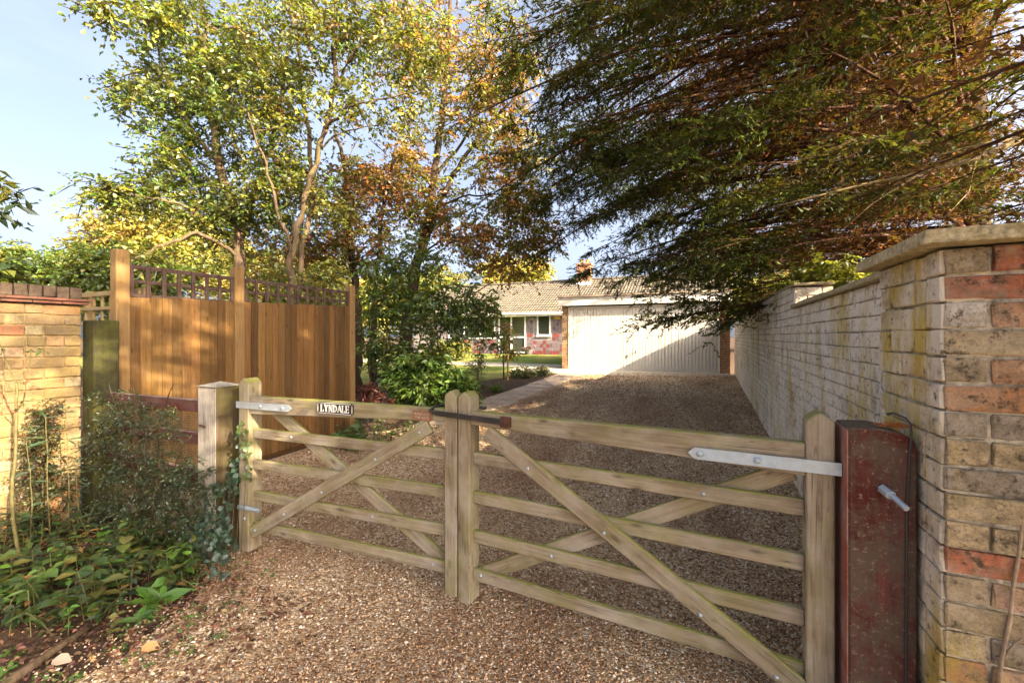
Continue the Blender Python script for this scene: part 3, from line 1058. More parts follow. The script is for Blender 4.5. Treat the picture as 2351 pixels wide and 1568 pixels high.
gr = thing('timber_gate', 'weathered five bar timber gate leaf hung on the dark red post, right of the pair', 'gate', (-0.3, 1.9, 0), 'pair of drive gates')
GL = G
G = Gate(gr, (-1.186, 1.950), (0.408, 1.862))
G.post('meeting_post', 0.0, 0.072, 0.07, 1.163, 0.0, 0.10)
G.post('heel_post', G.L - 0.085, G.L, 0.055, 1.176, 0.0, 0.10)
plank('top_rail', G.p(G.L - 0.085, 0.036, 1.062), G.p(0.072, 0.036, 1.062), 0.118, 0.056, 'gate_wood', gr, 0.066, drop=True)
for z in RAILS:
    G.board('rail', 0.072, z - 0.034, G.L - 0.085, z - 0.034, 0.062, 0.032, 0.058)
G.board('brace', 0.165, 0.968, G.L - 0.10, 0.165, 0.078, 0.006, 0.031)
G.board('brace', 0.10, 0.205, G.L - 0.12, 0.945, 0.075, 0.061, 0.086)
for u, z in ((0.40, 0.818), (0.77, 0.585), (1.16, 0.34), (1.42, 0.185)):
    G.bolt(u, z, 0.006)
for u, z in ((1.17, 0.815), (0.51, 0.413), (0.12, 0.222)):
    G.bolt(u, z, 0.032)
G.strap(1.115, 1.615, 0.985, 0.045, -0.008, True)
for u in (1.16, 1.36):
    G.bolt(u, 0.985, -0.010, 0.013)
m = MB(); m.tube([G.p(1.44, -0.02, 0.165), G.p(1.52, -0.022, 0.16), G.p(1.57, -0.012, 0.156)], [0.009, 0.009, 0.009], 8); m.build('lower_hinge', 'galvanised', gr)
m = MB(); m.box((0, 0, 0), (0.085, 0.012, 0.05)); m.build('hinge_plate', 'galvanised', gr, frame(G.p(1.525, -0.014, 0.12), G.d, (0, 0, 1)))

# throw-over loop
lp = thing('gate_latch', 'black iron throw over latch bar joining the two gate leaves', 'latch', (-1.1, 1.9, 1.0))
m = MB(); vs = []
b0 = GL.p(GL.L - 0.115, -0.022, 1.048); b1 = G.p(0.27, -0.012, 1.030)
plank('bar', b0, b1, 0.026, 0.010, 'black_iron', lp, bevel=0.002)
m.tube([b0, GL.p(GL.L - 0.150, -0.012, 1.056), GL.p(GL.L - 0.148, 0.05, 1.068), GL.p(GL.L - 0.10, 0.10, 1.078), GL.p(GL.L - 0.0, 0.125, 1.07), G.p(0.10, 0.118, 1.066)], 0.009, 8)
m.build('loop', 'black_iron', lp, smooth=True)
m = MB(); m.box((-0.028, -0.012, -0.026), (0.028, 0.012, 0.026)); m.build('pivot_block', 'rust', lp, frame(G.p(0.285, -0.006, 1.030), G.d, (0, 0, 1)), bevel=0.004)
m = MB(); m.dome(G.p(0.285, -0.018, 1.030), -G.n, 0.013, 0.009); m.build('pivot_bolt', 'rust', lp)

# ------------------------------------------------------------------ gate posts
rp_ = thing('gate_post', 'dark red painted timber gate post against the brick pier', 'gate post', (0.52, 1.88, 0))
PW, PD, PH = 0.180, 0.17, 1.142
m = MB()
m.prism([(0, -PW / 2), (PH, -PW / 2), (PH + 0.004, 0), (PH - 0.006, PW / 2 - 0.035), (PH - 0.03, PW / 2 - 0.006), (PH - 0.06, PW / 2), (0, PW / 2)], -PD / 2, PD / 2)
o = m.build('post_body', 'red_post_paint', rp_, frame((0.432 + PW / 2, 1.80 + PD / 2, 0.0), (0, 0, 1), (-1, 0, 0)) @ Matrix.Rotation(R(180), 4, 'X'), bevel=0.006)
m = MB(); m.box((0.4285, 1.804, 0.0), (0.4318, 1.966, 1.134)); m.build('pale_side', 'red_post_pale', rp_)  # thin sheet of paler red over the side facing the drive
m = MB(); m.tube([(0.521, 1.80, 0.952), (0.533, 1.770, 0.943), (0.534, 1.765, 0.942)], 0.015, 6); m.build('hinge_nut', 'galvanised', rp_)
m = MB(); m.tube([(0.526, 1.795, 0.952), (0.556, 1.712, 0.922)], 0.0085, 10); m.build('hinge_pin', 'galvanised', rp_)
cb = MB()
cpts = [(0.545, 1.84, 1.19), (0.560, 1.83, 1.197), (0.585, 1.81, 1.185), (0.594, 1.797, 1.165), (0.593, 1.793, 1.13), (0.588, 1.7945, 1.04), (0.583, 1.7945, 0.9), (0.582, 1.7945, 0.6), (0.580, 1.7945, 0.3), (0.576, 1.7945, 0.02)]
cb.tube(cpts, 0.0035, 6)
tag(cb.build('cable', 'cable', smooth=True), 'thin dark cable hanging down the front of the red gate post', 'cable')
pts = []
m = MB()
for i in range(150):
    a = random.uniform(0, 6.28); rr = abs(random.gauss(0, 0.025))
    p = np.array([0.560 + rr * math.cos(a) * 1.1, 1.815 + abs(rr * math.sin(a)) * 0.6, 1.150 + random.uniform(0, 0.012)])
    d = np.array([random.uniform(-1, 1), random.uniform(-1, 1), random.uniform(-0.25, 0.2)]) * 0.014
    m.tube([p - d, p + np.array([0, 0, 0.005]), p + d], 0.0009, 3, False)
tag(m.build('needle_clump', 'needle_litter'), 'small clump of fallen orange conifer needles on top of the red post', 'needles', kind='stuff')
vn = MB()
vp = [onY(x, y_, 1.664) for x, y_ in ((2292, 1568), (2300, 1510), (2318, 1430), (2325, 1350), (2340, 1270), (2348, 1200), (2362, 1130), (2385, 1060))]
vn.tube(vp, [0.0055, 0.005, 0.005, 0.0045, 0.0045, 0.004, 0.003, 0.002], 6)
vn.tube([vp[1], onY(2330, 1478, 1.660), onY(2352, 1462, 1.658)], [0.004, 0.003, 0.002], 5)
vn.tube([vp[4], onY(2362, 1250, 1.660), onY(2380, 1200, 1.655)], [0.003, 0.0025, 0.002], 5)
tag(vn.build('vine_stem', 'vine_bark', smooth=True), 'bare woody creeper stem climbing the face of the brick pier', 'creeper')

lp_ = thing('gate_post', 'square oak gate post with peeling white face and ivy at its foot', 'gate post', (-3.0, 1.87, 0))
x0, x1, y0, y1, zt = -3.09, -2.90, 1.787, 1.955, 1.118
m = MB()
m.add([(x0, y0, -0.02), (x1, y0, -0.02), (x1, y1, -0.02), (x0, y1, -0.02), (x0, y0, zt), (x1, y0, zt), (x1, y1, zt), (x0, y1, zt), ((x0 + x1) / 2, (y0 + y1) / 2, zt + 0.022)],
      [(0, 1, 5, 4), (1, 2, 6, 5), (2, 3, 7, 6), (3, 0, 4, 7), (4, 5, 8), (5, 6, 8), (6, 7, 8), (7, 4, 8), (3, 2, 1, 0)])
T = frame((0, 0, 0), (0, 0, 1), (1, 0, 0))
me = m.mesh('post_body'); me.transform(T.inverted()); bev(me, 0.007)
link('post_body', me, 'old_post_wood', lp_, T)
m = MB(); m.box((x0 + 0.004, y0 - 0.0035, 0.0), (x1 - 0.006, y0 - 0.0002, zt - 0.006))
me = m.mesh('painted_face'); me.transform(T.inverted())
link('painted_face', me, 'peeling_paint', lp_, T)
m = MB(); m.box((x0 - 0.004, y0 - 0.012, zt + 0.0005), (x1 + 0.004, y1 + 0.004, zt + 0.003))
m.add([(x0 - 0.004, y0 - 0.01, zt + 0.003), (x1 + 0.004, y0 - 0.01, zt + 0.003), (x1 + 0.004, y1 + 0.004, zt + 0.003), (x0 - 0.004, y1 + 0.004, zt + 0.003), ((x0 + x1) / 2, (y0 + y1) / 2, zt + 0.030)], [(0, 1, 4), (1, 2, 4), (2, 3, 4), (3, 0, 4)])
m.build('weathered_cap', 'grey_end_grain', lp_)
m = MB(); m.tube([(x0 + 0.02, y0 - 0.004, 0.86), (x0 + 0.05, y0 - 0.014, 0.865), (x0 + 0.085, y0 - 0.004, 0.855)], 0.007, 6); m.build('staple', 'rust', lp_)

gp = thing('timber_post', 'short green algae covered timber post between yellow wall and board fence', 'post', (-4.54, 1.88, 0))
m = MB(); m.box((-4.63, 1.795, -0.05), (-4.45, 1.962, 1.580)); me = m.mesh('post_body'); me.transform(T.inverted()); bev(me, 0.008)
link('post_body', me, 'green_post_wood', gp, T)

# ------------------------------------------------------------------ dark red rail fence with wire netting
rf = thing('rail_fence', 'dark red three rail fence with wire netting half hidden by shrubs', 'fence', (-3.8, 1.9, 0))
for z in (0.963, 0.735, 0.475):
    plank('rail', (-4.45, 1.905, z - 0.012), (-3.085, 1.89, z), 0.085, 0.03, 'red_rail_paint', rf)
plank('post', (-4.05, 1.945, 0.0), (-4.05, 1.945, 0.98), 0.07, 0.05, 'old_post_wood', rf, zdir=(1, 0, 0))
m = MB()
x = -4.44
while x < -3.10:
    m.box((x, 1.924, 0.12), (x + 0.0016, 1.9256, 0.95)); x += 0.017
z = 0.13
while z < 0.95:
    m.box((-4.45, 1.9222, z), (-3.09, 1.9238, z + 0.0016)); z += 0.017
o = m.build('wire_netting', 'wire', rf)
o['kind'] = 'stuff'

# ------------------------------------------------------------------ tall board fence with trellis
bf = thing('board_fence', 'tall orange brown close board fence topped with dark trellis', 'fence', (-4.62, 3.4, 0))
FX = -4.62
for yp_, zt in ((2.045, 2.195), (3.07, 2.185), (4.70, 2.172)):
    plank('post', (FX - 0.01, yp_, 0.0), (FX - 0.01, yp_, zt), 0.10, 0.10, 'fence_post_wood', bf, zdir=(0, 1, 0), bevel=0.006)
for (ya, yb, n) in ((2.10, 3.015, 11), (3.125, 4.645, 18)):
    st = (yb - ya) / n
    for i in range(n):
        yc = ya + st * (i + 0.5)
        k = random.uniform(0.5, 1.35)
        m = MB()                                    # feather-edged board, thin on one side
        wv = st * 0.56
        m.prism([(0, -wv), (1.735 + random.uniform(-0.008, 0.008), -wv), (1.735, wv), (0, wv)], -0.009, 0.009)
        me = m.mesh('board'); bev(me, 0.002)
        Mx = frame((FX + 0.012 + 0.004 * (i % 2), yc, 0.055 + gz(0, yc)), (0, 0, 1), (0, 1, 0)) @ Matrix.Rotation(R(11), 4, 'X')
        link('board', me, 'fence_wood', bf, Mx, (k, k * random.uniform(0.95, 1.04), k * random.uniform(0.9, 1.05)))
    plank('gravel_board', (FX, ya - 0.02, 0.06 + gz(0, ya)), (FX, yb + 0.02, 0.06 + gz(0, yb)), 0.13, 0.018, 'fence_wood', bf, color=(0.5, 0.45, 0.4))
    plank('arris_rail', (FX - 0.03, ya - 0.02, 1.5), (FX - 0.03, yb + 0.02, 1.5), 0.06, 0.04, 'fence_wood', bf, color=(0.8, 0.8, 0.8))
    plank('arris_rail', (FX - 0.03, ya - 0.02, 0.45), (FX - 0.03, yb + 0.02, 0.45), 0.06, 0.04, 'fence_wood', bf, color=(0.8, 0.8, 0.8))
    for z in (1.812, 1.935, 2.060):
        plank('trellis_slat', (FX - 0.008, ya - 0.01, z), (FX - 0.008, yb + 0.01, z), 0.030, 0.016, 'trellis_wood', bf, bevel=0.002)
    nv = int(round((yb - ya) / 0.135)) + 1
    for i in range(nv):
        yc = ya + 0.015 + (yb - ya - 0.03) * i / (nv - 1)
        plank('trellis_slat', (FX + 0.010, yc, 1.795), (FX + 0.010, yc, 2.078), 0.032, 0.018, 'trellis_wood', bf, zdir=(0, 1, 0), bevel=0.002)
    # back leaf of the trellis frame
    plank('trellis_frame', (FX - 0.034, ya - 0.01, 2.07), (FX - 0.034, yb + 0.01, 2.07), 0.03, 0.02, 'trellis_wood', bf, bevel=0.002)

tr = thing('trellis_panel', 'pale wooden trellis panel between yellow brick wall and tall fence post', 'trellis', (-5.2, 2.2, 1.4))
for z in (1.86, 1.72, 1.57, 1.42):
    plank('trellis_slat', (-5.75, 2.22, z), (-4.70, 2.22, z), 0.032 if z < 1.8 else 0.045, 0.02, 'pale_trellis_wood', tr, bevel=0.002)
for i in range(7):
    xx = -5.70 + i * 0.155
    plank('trellis_slat', (xx, 2.238, 1.0), (xx, 2.238, 1.85), 0.032, 0.016, 'pale_trellis_wood', tr, zdir=(1, 0, 0), bevel=0.002)
for xx in (-5.72, -4.73):
    plank('post', (xx, 2.28, 0.0), (xx, 2.28, 1.9), 0.06, 0.06, 'pale_trellis_wood', tr, zdir=(1, 0, 0))

# ------------------------------------------------------------------ garage
ga = thing('garage', 'flat roofed double garage with cream ribbed up and over door and brick corners', 'garage', (-2.1, 16, 0.3))
gpal = picker([((0.42, 0.24, 0.11), 4), ((0.36, 0.17, 0.08), 2), ((0.48, 0.31, 0.16), 2)])
gpal2 = picker([((0.30, 0.12, 0.06), 4), ((0.36, 0.17, 0.08), 2)])
GYF = 14.8
m = MB(); m.box((-4.70, GYF + 0.012, 0.1), (-4.49, 20.0, 2.55)); m.box((0.345, GYF + 0.012, 0.1), (0.62, 20.0, 2.6)); m.box((-4.49, 19.8, 0.1), (0.345, 20.0, 2.5))
m.build('wall_core', 'mortar', ga)
brick_face(ga, 'house_brick', (-4.715, GYF, 0), (1, 0, 0), 0.225, 0.26, 30, 0.0755, gpal, (0, 1, 0), stretch_only=True, jit=0.7)
brick_face(ga, 'house_brick', (0.345, GYF, 0), (1, 0, 0), 0.285, 0.26, 31, 0.0755, gpal2, (0, 1, 0), stretch_only=True, jit=0.7)
brick_face(ga, 'house_brick', (-4.712, 19.9, 0), (0, -1, 0), 4.98, 0.26, 30, 0.0755, gpal, (1, 0, 0), stretch_only=True, far_from=-1, far_mat='house_brick_far')
m = MB(); m.box((-4.78, 14.62, 2.515), (0.66, 14.66, 2.80)); m.box((-4.78, 14.66, 2.515), (-4.74, 20.1, 2.80)); m.build('fascia', 'white_paint', ga)
m = MB(); m.box((-4.84, 14.56, 2.806), (0.70, 20.2, 2.850)); m.build('flat_roof', 'slab_stone', ga)
m = MB(); m.box((-4.73, 14.665, 2.52), (0.64, 19.9, 2.545)); m.build('soffit', 'white_paint', ga)
gd = MB()
gd.box((-4.475, GYF - 0.01, 0.29), (-4.40, GYF + 0.05, 2.47)); gd.box((0.265, GYF - 0.01, 0.29), (0.34, GYF + 0.05, 2.47)); gd.box((-4.40, GYF - 0.01, 2.415), (0.265, GYF + 0.05, 2.47))
door = gd.build('garage_door', 'garage_paint', ga)
m = MB(); m.box((-4.398, GYF + 0.045, 0.31), (0.263, GYF + 0.06, 2.412)); m.build('door_back', 'garage_paint', door)
npan = 46
pw = (0.263 + 4.398) / npan
for i in range(npan):
    xa = -4.398 + i * pw
    dz_ = 0.0 if i % 2 else 0.003
    g = 0.028 if i == 17 else 0.017
    m = MB(); m.prism([(0, 0), (pw - g, 0), (pw - g, 2.05), (0, 2.05)], 0, 0.03)
    me = m.mesh('door_panel'); bev(me, 0.004)
    link('door_panel', me, 'garage_paint', door, Matrix.Translation((xa + 0.002, GYF + 0.012 + dz_, 0.352)))
m = MB(); m.box((-4.398, GYF + 0.006, 0.305), (0.263, GYF + 0.04, 0.35)); m.build('bottom_rail', 'garage_paint', door)
m = MB(); m.tube([(-2.164, GYF + 0.01, 0.93), (-2.164, GYF - 0.07, 0.93)], 0.012, 8); m.tube([(-2.164, GYF - 0.068, 0.985), (-2.164, GYF - 0.068, 0.875)], 0.014, 8); m.build('handle', 'black_iron', door)

# ------------------------------------------------------------------ bungalow
ho = thing('bungalow', 'low bungalow with tiled roof, white doors and purple and red tile hung wall', 'house', (-9.5, 24, 0.46))
HY_ = 22.6
HZ = 0.45
XR = -4.6
DX0, DX1, DZT = -10.997, -9.313, 2.606
WX0, WX1, WZ0, WZ1 = -8.634, -7.845, 1.474, 2.634
LX0, LX1, LZ0 = -14.4, -11.22, 1.30
m = MB()
for (a, b, z0, z1) in ((-17, LX0, 0, 2.75), (LX0, LX1, 0, LZ0), (LX1, DX0, 0, 2.75), (DX1, WX0, 0, 2.75), (WX0, WX1, 0, WZ0), (WX0, WX1, WZ1, 2.75), (WX1, XR, 0, 2.75), (DX0, DX1, DZT, 2.75), (LX0, LX1, 2.71, 2.75)):
    m.box((a, HY_ + 0.015, z0 + 0.0), (b, HY_ + 0.2, z1))
m.box((-17, HY_ + 0.2, 0), (-16.8, 30.2, 2.75)); m.box((XR - 0.2, HY_ + 0.2, 0), (XR, 30.2, 2.75)); m.box((-16.8, 30, 0), (XR - 0.2, 30.2, 2.75))
m.build('wall', 'tile_grout', ho)
T0 = 0.192
for (xa, xb, za, zb, skip) in ((DX1 + 0.05, -6.95, HZ, 2.56, (WX0 - 0.06, WX1 + 0.06, WZ0 - 0.08, WZ1 + 0.1)), (-14.4, DX0 - 0.05, HZ, 1.26, None), (-11.2, DX0 - 0.03, 1.26, 2.6, None)):
    nx_ = int((xb - xa) / T0); nz_ = int((zb - za) / T0)
    for i in range(nx_):
        for j in range(nz_):
            cx_ = xa + (i + 0.5) * T0; cz_ = za + (j + 0.5) * T0
            if skip and skip[0] - T0 / 2 < cx_ < skip[1] + T0 / 2 and skip[2] - T0 / 2 < cz_ < skip[3] + T0 / 2:
                continue
            rr = random.random()
            pr = np.interp(j, [0, 4, 6, 7], [0.26, 0.26, 0.10, 0.0])
            mat = 'tile_red' if rr < pr else ('tile_plum' if rr > 0.84 else 'tile_purple')
            key = ('tile', mat)
            if key not in BR:
                mm = MB(); mm.box((-T0 / 2 + 0.006, -0.008, -T0 / 2 + 0.006), (T0 / 2 - 0.006, 0.008, T0 / 2 - 0.006))
                me = mm.mesh('wall_tile'); bev(me, 0.003); me.materials.append(MATS[mat]); BR[key] = me
            link('wall_tile', BR[key], None, ho, Matrix.Translation((cx_, HY_ + 0.009 + random.uniform(-0.002, 0.002), cz_)))


def window(parent, name, x0, x1, z0, z1, Y, mull=(), trans=(), fw=0.07):
    m = MB()
    m.box((x0, Y - 0.02, z0), (x0 + fw, Y + 0.06, z1)); m.box((x1 - fw, Y - 0.02, z0), (x1, Y + 0.06, z1))
    m.box((x0 + fw, Y - 0.02, z0), (x1 - fw, Y + 0.06, z0 + fw)); m.box((x0 + fw, Y - 0.02, z1 - fw), (x1 - fw, Y + 0.06, z1))
    for q in mull:
        m.box((q - 0.045, Y - 0.018, z0 + fw), (q + 0.045, Y + 0.05, z1 - fw))
    xs = [x0 + fw] + list(mull) + [x1 - fw]
    for q in trans:
        for a, b in zip(xs[:-1], xs[1:]):
            a2 = a + (0.045 if a in mull else 0); b2 = b - (0.045 if b in mull else 0)
            m.box((a2, Y - 0.016, q - 0.035), (b2, Y + 0.05, q + 0.035))
    w = m.build(name, 'upvc', parent)
    zs = [z0 + fw] + list(trans) + [z1 - fw]
    for a, b in zip(xs[:-1], xs[1:]):
        for c_, d in zip(zs[:-1], zs[1:]):
            mm = MB(); mm.box((a + 0.01, Y + 0.02, c_ + 0.01), (b - 0.01, Y + 0.028, d - 0.01)); mm.build('pane', 'glass_dark', w)
    return w


fd = window(ho, 'french_door', DX0, DX1, HZ + 0.06, DZT, HY_ - 0.01, (-10.2,), (1.40,))
m = MB(); m.box((-9.62, HY_ + 0.10, HZ + 0.1), (-9.42, HY_ + 0.14, 2.5)); m.build('curtain', 'curtain', fd)
wn = window(ho, 'window', WX0, WX1, WZ0, WZ1, HY_ - 0.01)
m = MB(); m.box((WX0 - 0.05, HY_ - 0.07, WZ0 - 0.045), (WX1 + 0.05, HY_ + 0.02, WZ0 - 0.005)); m.build('sill', 'upvc', wn)
window(ho, 'window', LX0, LX1, LZ0, 2.71, HY_ - 0.01, (-13.3, -12.2))
m = MB(); m.box((-17.4, 22.16, 2.56), (XR + 0.3, 22.20, 2.70)); m.box((-17.4, 22.20, 2.60), (XR + 0.3, HY_, 2.625)); m.build('fascia', 'white_paint', ho)
m = MB(); m.tube([(-17.4, 22.10, 2.70), (-12, 22.10, 2.70), (XR + 0.3, 22.10, 2.70)], 0.055, 8); m.build('gutter', 'upvc', ho, smooth=True)
# roof
RE, RR_ = np.array([22.08, 2.76]), np.array([26.5, 4.93])
sl = RR_ - RE; SL = np.linalg.norm(sl); ang = math.atan2(sl[1], sl[0])
m = MB(); m.prism([(22.16, 2.70), (26.5, 4.86), (30.8, 2.70)], -17.4, 1.0)
me = m.mesh('roof'); me.transform(Matrix(((0, 1, 0, 0), (1, 0, 0, 0), (0, 0, 1, 0), (0, 0, 0, 1))))
roof = link('roof', me, 'roof_tile', ho)
gau, tw = 0.345, 0.332
prof = [(0, 0.0), (0.05, 0.004), (0.09, 0.036), (0.14, 0.036), (0.18, 0.004), (0.23, 0.002), (0.27, 0.034), (0.31, 0.034), (0.334, 0.004), (0.334, -0.03), (0, -0.03)]


def tile_mesh(mat):
    mm = MB(); mm.prism(prof, 0, gau + 0.05)
    me = mm.mesh('roof_tile'); me.materials.append(MATS[mat]); return me


tmeshes = {k: tile_mesh(k) for k in ('roof_tile', 'red_roof_tile')}
farV, farF = [], []
base_me = tmeshes['roof_tile']
bv = np.array([v.co[:] for v in base_me.vertices]); bp = [tuple(p.vertices) for p in base_me.polygons]
nrow = int(SL / gau)
farM = MB()
for j in range(nrow):
    for i in range(int(18.2 / tw)):
        X0 = -17.3 + i * tw
        s = j * gau - 0.02
        Mx = Matrix.Translation((X0, RE[0] + sl[0] / SL * s, RE[1] + sl[1] / SL * s)) @ Matrix.Rotation(ang - 0.10 + random.gauss(0, 0.008), 4, 'X') @ Matrix.Rotation(random.gauss(0, 0.005), 4, 'Z')
        if -12.3 < X0 < -5.3:
            link('roof_tile', tmeshes['roof_tile'], None, roof, Mx)
        else:
            A = np.array(Mx)
            farM.add(bv @ A[:3, :3].T + A[:3, 3], bp)
o = farM.build('roof_tiles', 'roof_tile', roof); o['kind'] = 'stuff'
for i in range(40):
    m = MB(); m.tube([(-17.3 + i * 0.46, 26.5, 4.935), (-17.3 + i * 0.46 + 0.445, 26.5, 4.935)], 0.10, 8); m.build('ridge_tile', 'roof_tile', roof)
m = MB(); m.box((-7.30, 25.75, 4.4), (-6.42, 26.45, 4.75)); m.build('flashing', 'white_paint', roof)
cpal = picker([((0.46, 0.20, 0.10), 3), ((0.40, 0.14, 0.07), 2), ((0.5, 0.28, 0.15), 2)])
m = MB(); m.box((-7.25, 25.82, 4.5), (-6.47, 26.38, 5.9)); ch = m.build('chimney', 'mortar', roof)
brick_face(ch, 'house_brick', (-7.27, 25.80, 0), (1, 0, 0), 0.82, 4.76, 13, 0.0755, cpal, (0, 1, 0), stretch_only=True)
brick_face(ch, 'house_brick', (-6.45, 25.80, 0), (0, 1, 0), 0.60, 4.76, 13, 0.0755, cpal, (-1, 0, 0), stretch_only=True, far_from=-1, far_mat='house_brick_far')
m = MB(); m.box((-7.33, 25.75, 5.745), (-6.39, 26.45, 5.85)); m.build('chimney_cap', 'brown_plaque', ch)
for xx in (-7.05, -6.68):
    m = MB(); m.tube([(xx, 26.1, 5.85), (xx, 26.1, 6.0), (xx, 26.1, 6.12)], [0.13, 0.11, 0.13], 10); m.build('chimney_pot', 'stake_wood', ch)
m = MB(); m.box((-7.62, HY_ - 0.08, 2.36), (-7.27, HY_ - 0.005, 2.56)); m.build('alarm_box', 'alarm_box', ho, bevel=0.03)
lm = MB()
for xx, dz_ in ((-9.0, 0.0), (-8.86, 0.05)):
    lm.tube([(xx, HY_ - 0.02, 2.38 + dz_), (xx - 0.02, HY_ - 0.16, 2.36 + dz_)], [0.04, 0.075], 8)
lm.build('spotlight', 'lamp_metal', ho)


# ------------------------------------------------------------------ plants: helpers
def ell(x, y_, z, rx, ry, rz):
    """A crown lobe from its place in the picture, its depth in metres and its half sizes (pixels, pixels, metres)."""
    return (at(x, y_, z), np.array([rx * z / 1000.0, rz, ry * z / 1000.0]))


def sample_lobe(lobe, n, shell=0.5):
    c, r = lobe
    d = unit(RNG.normal(size=(n, 3)))
    rad = RNG.uniform(0, 1, (n, 1)) ** (shell)
    q = d * rad * r
    return c + q[:, :1] * RIGHT + q[:, 1:2] * FWD + q[:, 2:3] * UP


class Skeleton:
    def __init__(self):
        self.m = MB(); self.P = []; self.Rr = []

    def limb(self, pts, r0, r1, n=7, wob=0.02, steps=5):
        pts = [np.asarray(p, float) for p in pts]
        out = []
        for a, b, i in zip(pts[:-1], pts[1:], range(len(pts))):
            pm = pts[max(i - 1, 0)]; pn = pts[min(i + 2, len(pts) - 1)]
            for k in range(steps):
                t = k / steps
                t2, t3 = t * t, t * t * t
                q = 0.5 * ((2 * a) + (-pm + b) * t + (2 * pm - 5 * a + 4 * b - pn) * t2 + (-pm + 3 * a - 3 * b + pn) * t3)
                out.append(q + RNG.normal(0, wob, 3) * (1 if (i or k) else 0))
        out.append(pts[-1])
        k = len(out)
        rad = [r0 + (r1 - r0) * (i / (k - 1)) ** 0.9 for i in range(k)]
        self.m.tube(out, rad, n)
        self.P += out; self.Rr += rad
        return out

    def twig_to(self, c, sag=0.0):
        P = np.array(self.P)
        d = np.linalg.norm(P - c, axis=1) + np.maximum(0, P[:, 2] - c[2] + 0.15) * 0.6
        i = int(np.argmin(d))
        a = P[i]
        L = np.linalg.norm(c - a)
        if L < 0.05:
            return a
        r0 = min(self.Rr[i] * 0.55, 0.006 + 0.012 * L)
        mid = (a + c) / 2 + RNG.normal(0, 0.05, 3) * L + np.array([0, 0, 0.08 * L - sag])
        q1 = a * 0.55 + mid * 0.45 + RNG.normal(0, 0.015, 3); q3 = mid * 0.5 + c * 0.5 + RNG.normal(0, 0.02, 3)
        pts = [a, q1, mid, q3, c]
        rad = [r0, r0 * 0.85, r0 * 0.65, r0 * 0.45, 0.0025]
        self.m.tube(pts, rad, 4 if r0 > 0.008 else 3, False)
        self.P += pts[1:]; self.Rr += rad[1:]
        return a


def foliage(name, parent, centers, n_per, spread, size, cols, mat='leaf', aspect=0.6, droop=0.3, shape='diamond', carve=None, flat=0.0):
    """Leaves in clumps round the centres; cols: list of (colour, weight)."""
    centers = np.asarray(centers)
    k = len(centers)
    cs = np.array([c for c, w in cols]); ws = np.array([w for c, w in cols], float); ws /= ws.sum()
    pick = RNG.choice(len(cs), k, p=ws)
    cc = jitter_cols(cs[pick], k, 0.18, 0.06)
    q = max(3, n_per // 9)                          # twiglets in each clump, leaves set alternately along them
    per_t = max(3, n_per // q)
    ti = np.repeat(np.arange(k), q)
    td = RNG.normal(0, 1, (k * q, 3)); td[:, 2] = td[:, 2] * 0.6 - 0.15
    td = unit(td)
    tl = spread * RNG.uniform(1.2, 2.6, (k * q, 1))
    to = centers[ti] + RNG.normal(0, 0.35 * spread, (k * q, 3))
    idx = np.repeat(np.arange(k * q), per_t)
    n = len(idx)
    f = np.tile(np.linspace(0.08, 1.0, per_t), k * q)[:, None] + RNG.normal(0, 0.04, (n, 1))
    sdv = unit(np.cross(td, UP + RNG.normal(0, 0.3, td.shape)))[idx]
    alt = np.where(np.arange(n) % 2 == 0, 1.0, -1.0)[:, None]
    sag = np.array([0, 0, -0.35]) * (tl[idx] * f) ** 2 / (spread + 1e-6)
    P = to[idx] + td[idx] * tl[idx] * f + sag * 0.5
    off = (td[idx] * 0.6 + sdv * alt * 0.9) * spread
    C = jitter_cols(cc[ti[idx]], n, 0.2, 0.07)
    if carve is not None:
        keep = carve(P)
        P, C, off = P[keep], C[keep], off[keep]
        n = len(P)
    D = unit(off + RNG.normal(0, spread * 0.35, (n, 3)) + np.array([0, 0, -droop * spread]))
    N = unit(RNG.normal(0, 0.5, (n, 3)) + UP * 0.9)
    L = size * RNG.uniform(0.6, 1.3, n)
    Wd = L * aspect * RNG.uniform(0.8, 1.2, n)
    if carve is None:                               # the twiglets themselves
        m_ = k * q
        P = np.concatenate([P, to]); D = np.concatenate([D, unit(td * tl - np.array([0, 0, 0.15]) * tl ** 2 / spread)]); N = np.concatenate([N, np.repeat(UP[None], m_, 0) + RNG.normal(0, 0.3, (m_, 3))])
        L = np.concatenate([L, tl[:, 0]]); Wd = np.concatenate([Wd, np.full(m_, size * 0.10)]); C = np.concatenate([C, np.repeat(np.array([[0.07, 0.045, 0.025]]), m_, 0)])
    me = leaves_mesh(name, P, D, N, L, Wd, C, shape=shape)
    return link(name, me, mat, parent)


def lobes_centers(lobes, per, gap_noise=0.0):
    out = []
    for l, n in zip(lobes, per):
        sc = 2.6 / max(0.6, float(np.mean(l[1])))
        q = [p for p in sample_lobe(l, n * 3) if mnoise.noise(Vector(p) * sc) > -0.02]
        out.append(np.array(q[:n]) if q else sample_lobe(l, n))
    return np.concatenate(out)


